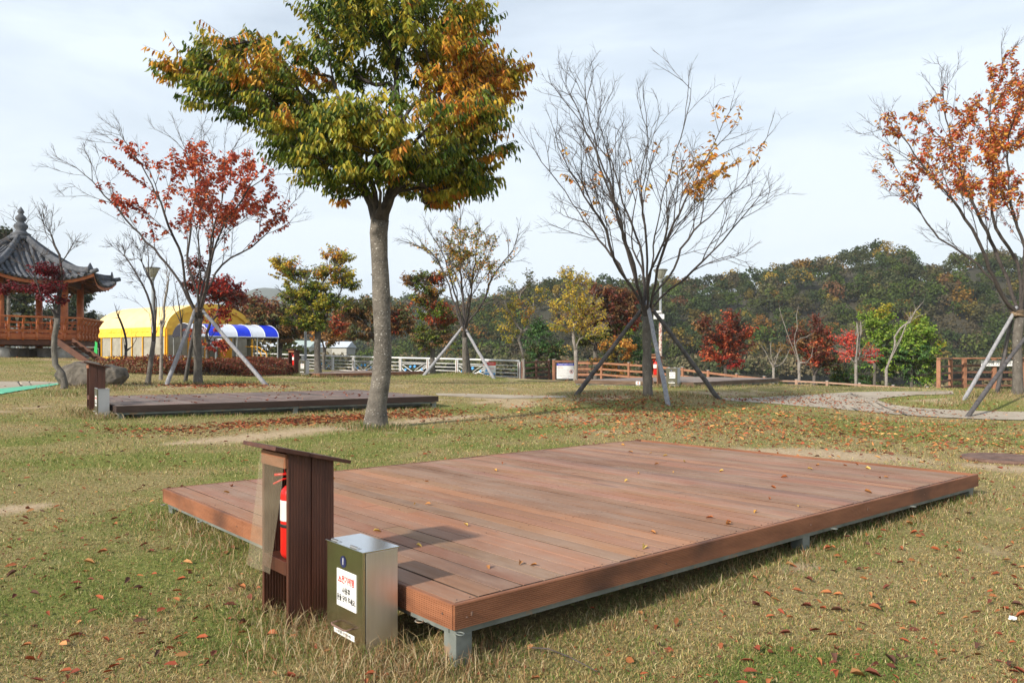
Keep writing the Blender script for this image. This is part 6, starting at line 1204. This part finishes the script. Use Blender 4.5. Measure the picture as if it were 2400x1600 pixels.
bare('leafless_tree', 'pale upright trunk with two cut tops amid the scarlet leaves', 2006, 909, 34.6, .06, 850, [[(2010, 800), (2008, 755)], [(2013, 810, .1), (2018, 780, .1), (2018, 755, .1)], [(1998, 845, -.1), (1990, 835, -.1)]], 73, twigs=(0, .2), rtip=.03)
bare('crooked_leafless_tree', 'crooked leafless pale tree before the two bright green trees', 2077, 913, 34.2, .06, 865, [[(2085, 850), (2100, 810), (2110, 790), (2118, 780)], [(2096, 815, .1), (2097, 790, .1), (2110, 770, .1), (2130, 755, .1), (2145, 730, .1), (2165, 705, .1)], [(2135, 740, -.1), (2133, 730, -.1)]], 74, lean=0, cl=[(2140, 735, 0, 25, 20, .4, 5)])
# bare trees on the left
bare('thin_bare_tree', 'thin bare tree with upswept twigs left of the lamp near the tent', 346, 910, 21.5, .06, 800, [[(358, 740), (345, 690), (320, 640), (290, 600), (262, 575)], [(365, 740, .3), (355, 660, .5), (330, 610, .5), (318, 570, .4)], [(368, 700, -.3), (350, 650, -.4), (345, 600, -.4)], [(350, 735, 0), (325, 712, 0), (300, 700, -.1), (275, 695, -.1)], [(372, 760, .2), (390, 720, .3), (385, 660, .3)]], 75, bark='bark', lean=14, cl=[(300, 590, .2, 40, 35, .7, 20), (340, 580, 0, 35, 35, .7, 14), (330, 650, 0, 40, 35, .7, 10)], lf=[(355, 690, 0, 8, 14, .8, .5, ['yg'])], twigs=(4, .3), rtip=.004)
bare('thin_bare_tree', 'thin bare pale-stemmed tree between the lamp and the red-leaved tree', 377, 893, 24, .045, 770, [[(372, 720), (370, 670)], [(385, 740, .1), (390, 680, .1), (392, 620, .1), (390, 590, .1)], [(390, 750, -.1), (400, 735, -.1)], [(382, 700, .2), (398, 640, .3)]], 76, lean=2, cl=[(390, 640, 0, 14, 45, .4, 10)], twigs=(3, .2), rtip=.006)
bare('thin_bare_tree', 'small bare young tree in front of the tent gable', 425, 862, 32, .04, 760, [[(420, 720), (412, 680), (405, 640)], [(430, 720, .1), (440, 690, .1)], [(418, 740, 0), (400, 710, 0)]], 77, bark='bark', cl=[(420, 700, 0, 25, 40, .6, 10)], twigs=(3, .3), rtip=.008)
bare('cut_bare_tree', 'small crooked bare tree with cut limbs before the tent side wall', 295, 850, 35, .06, 822, [[(290, 795), (297, 782)], [(295, 790, .1), (285, 760, .1), (275, 735, .1), (268, 712, .1)], [(310, 812, 0), (320, 795, 0), (318, 785, 0)]], 78, bark='bark', cl=[(275, 735, 0, 12, 25, .3, 4)], twigs=(2, .2))
bare('maroon_maple', 'crooked dark maple with a few maroon leaf tufts in front of the pavilion', 150, 918, 19.5, .068, 745, [[(128, 730), (122, 700), (100, 680), (60, 630), (30, 610)], [(140, 700, .1), (147, 640, .1), (138, 600, .1), (110, 550, .1), (95, 500, .1), (85, 480, .1)], [(118, 720, -.2), (95, 690, -.3), (85, 650, -.3), (75, 600, -.3)], [(143, 620, .2), (155, 600, .2), (170, 580, .2), (195, 562, .2)], [(115, 745, .3), (85, 725, .4), (40, 700, .5), (0, 680, .5)]], 79, bark='bark', lean=-16, cl=[(105, 520, .1, 30, 40, .6, 14), (60, 590, 0, 60, 60, .8, 14), (180, 575, .2, 22, 18, .3, 5), (120, 665, 0, 35, 20, .5, 8)], lf=[(115, 642, -.1, 24, 12, 1.0, .9, ['maroon']), (30, 675, 0, 30, 10, 1.2, .8, ['maroon']), (110, 680, 0, 48, 12, 1.2, .9, ['maroon']), (128, 705, 0, 16, 8, 1, .7, ['maroon'])], twigs=(4, .28), rtip=.004, ls=(.07, .11), tr=[(151, 895), (146, 875), (130, 855), (127, 820), (128, 790), (134, 745)], sp=[(115, 642, 22, 9, 14, ['maroon']), (30, 675, 26, 8, 10, ['maroon']), (115, 678, 38, 9, 18, ['maroon']), (128, 703, 14, 7, 6, ['maroon'])])
small('scarlet_maple', 'scarlet maple before the tent canopy, behind the red-leaved tree', 488, 845, 31, .06, 800, [(490, 690, 45, 28, 18, ['red', 'darkred']), (520, 680, 40, 26, 14, ['red']), (460, 670, 30, 26, 8, ['darkred']), (545, 700, 35, 18, 10, ['darkred', 'red']), (500, 740, 32, 26, 6, ['redorange', 'red']), (478, 780, 26, 28, 4, ['redorange']), (500, 805, 28, 14, 6, ['redorange', 'red']), (470, 630, 20, 20, 4, ['darkred', 'red'])], 80, leafsize=(.12, .18), nlv=6)
small('bronze_tree', 'broad bronze-green tree behind the blue and white canopy', 657, 862, 47, .14, 815, [(650, 740, 55, 30, 36, ['rust', 'olive', 'darkred']), (620, 760, 40, 30, 20, ['rust', 'olive']), (690, 755, 35, 30, 18, ['olive', 'rust']), (655, 785, 55, 20, 24, ['olive', 'rust'])], 81, leafsize=(.18, .28), spl=.6)
small('bronze_tree', 'dark reddish tree directly behind the yellow tent', 575, 850, 52, .14, 800, [(575, 720, 50, 30, 32, ['rust', 'darkred']), (600, 740, 45, 35, 28, ['rust', 'olive', 'darkred'])], 82, leafsize=(.18, .3), spl=.6)
small('bronze_tree', 'bronze-leaved tree split by the big trunk, behind the white railing', 880, 868, 50, .13, 820, [(830, 740, 35, 35, 22, ['rust', 'olive']), (870, 730, 55, 35, 34, ['rust', 'olive']), (920, 745, 45, 35, 28, ['rust', 'olive', 'redorange']), (870, 780, 60, 20, 24, ['olive', 'rust']), (935, 770, 30, 18, 10, ['rust'])], 83, leafsize=(.18, .28), spl=.6)
small('bronze_tree', 'orange-brown small tree half hidden behind the yellow-green tree', 760, 868, 46, .09, 825, [(765, 790, 35, 24, 20, ['rust', 'amber', 'olive']), (785, 760, 25, 25, 12, ['redorange', 'rust'])], 84, leafsize=(.16, .24), spl=.5)
# dark evergreens behind the pavilion
for px, py, d, r0, blobs, lb in [(60, 830, 66, .25, [(60, 740, 45, 30, 30, ['pine', 'olive']), (50, 700, 30, 25, 16, ['pine', 'olive']), (75, 770, 60, 28, 24, ['pine'])], 'dark evergreen seen between the left pavilion columns'), (170, 830, 70, .25, [(165, 740, 45, 28, 28, ['pine']), (170, 705, 35, 20, 14, ['pine']), (175, 780, 55, 24, 24, ['pine'])], 'dark evergreen seen between the right pavilion columns'), (-5, 830, 60, .3, [(-10, 600, 25, 50, 26, ['pine']), (-10, 700, 50, 60, 30, ['pine']), (4, 560, 12, 18, 6, ['pine'])], 'tall pine at the left edge behind the pavilion roof'), (235, 842, 55, .08, [(232, 810, 20, 20, 12, ['rust', 'darkred']), (222, 790, 12, 14, 5, ['rust'])], 'small rust-coloured bush between the pavilion and the tent')]:
    small('evergreen_tree' if d > 56 else 'rust_bush', lb, px, py, d, r0, py - 40, blobs, 90 + px % 7, leafsize=(.25, .4), spl=.8, nlv=8)
bare('thin_bare_tree', 'tall thin bare tree rising behind the pavilion roof at the left', 20, 834, 48, .1, 700, [[(40, 600), (60, 520), (85, 485)], [(10, 600, .3), (15, 540, .3), (5, 510, .3)], [(30, 620, 0), (70, 560, 0), (90, 540, 0)]], 95, bark='bark', cl=[(40, 530, 0, 50, 50, 1.2, 22)], twigs=(3, .5), rtip=.010)

# ---------------------------------------------------------------- red hedge
def hedge():
    rh = np.random.default_rng(5); a = P(300, 878); a = V((a.x, a.y, 0)); b = Wp(690, 860, 37.5); n = 30000; t = rh.random(n); v = rh.random(n)
    A = np.array([[-13.3, 27.3], [-10.6, 27.0], [-9.7, 30.5], [-10.6, 35.0]]); s = np.r_[0, np.cumsum(np.hypot(*np.diff(A, axis=0).T))]; cx = np.interp(t * s[-1], s, A[:, 0]); cy = np.interp(t * s[-1], s, A[:, 1])
    cl = rh.normal(size=(n, 2)) * .1; ph = rh.random(n) * math.pi; w0 = 1.0 + .25 * vnoise(cx, cy, .9, 2); h0 = (.38 + .28 * vnoise(cx, cy, 1.1, 3)) * (1 + .10 * rh.random(n)); side = np.cos(ph) * w0; hz = np.sin(ph) * h0 * (1 - .4 * rh.random(n) ** 3)
    X = cx + side + cl[:, 0]; Y = cy + side * .8 + cl[:, 1]; Z = Gz(X, Y) + np.maximum(hz, .04); Nn = np.c_[np.cos(ph) * .7, -np.abs(rh.normal(0, .6, n)), np.sin(ph)] + rh.normal(0, .5, (n, 3))
    D = np.c_[rh.normal(0, .6, (n, 2)), rh.uniform(0, 1, n)]; pal = 1.15 * np.array([(.20, .035, .02), (.15, .03, .02), (.26, .055, .03), (.12, .045, .025), (.20, .09, .04), (.12, .085, .03)]); C = pal[rh.integers(0, 6, n)] * rh.uniform(.6, 1.25, (n, 1))
    root = empty('hedge', (-11, 28, G(-11, 28)), 0, 'long low dark red hedge in front of the yellow tent', 'hedge'); o_ = np.array([[-11, 28, root.location.z]])
    leafmesh('foliage', np.c_[X, Y, Z] - o_, D, Nn, rh.uniform(.04, .085, n), .6, C, M['leaf'], root, simple=True)
    sm_ = MB(); rr = random.Random(3)
    for i in range(260):
        k = rr.randrange(n); p0 = V((X[k] * .7 + cx[k] * .3, Y[k] * .7 + cy[k] * .3, 0)); p0.z = G(p0.x, p0.y) - .05; sm_.tube([p0 - V(o_[0]), V((X[k], Y[k], Z[k])) - V(o_[0])], [.012, .005], 4, cap=False)
    sm_.build('stems', M['twig'], root)
hedge()

# ---------------------------------------------------------------- haze: pale air round the whole place
hz_ = MB().box(-1700, 1700, -300, 2050, -8, 330).build('haze', None); tag(hz_, kind='stuff')
hm = bpy.data.materials.new('haze_air'); hm.use_nodes = True; hn = hm.node_tree.nodes; hn.remove(hn['Principled BSDF']); pv = hn.new('ShaderNodeVolumePrincipled')
pv.inputs['Color'].default_value = (.90, .95, 1, 1); pv.inputs['Density'].default_value = .00024; pv.inputs['Anisotropy'].default_value = .1
hm.node_tree.links.new(pv.outputs[0], hn['Material Output'].inputs['Volume']); hz_.data.materials.append(hm)
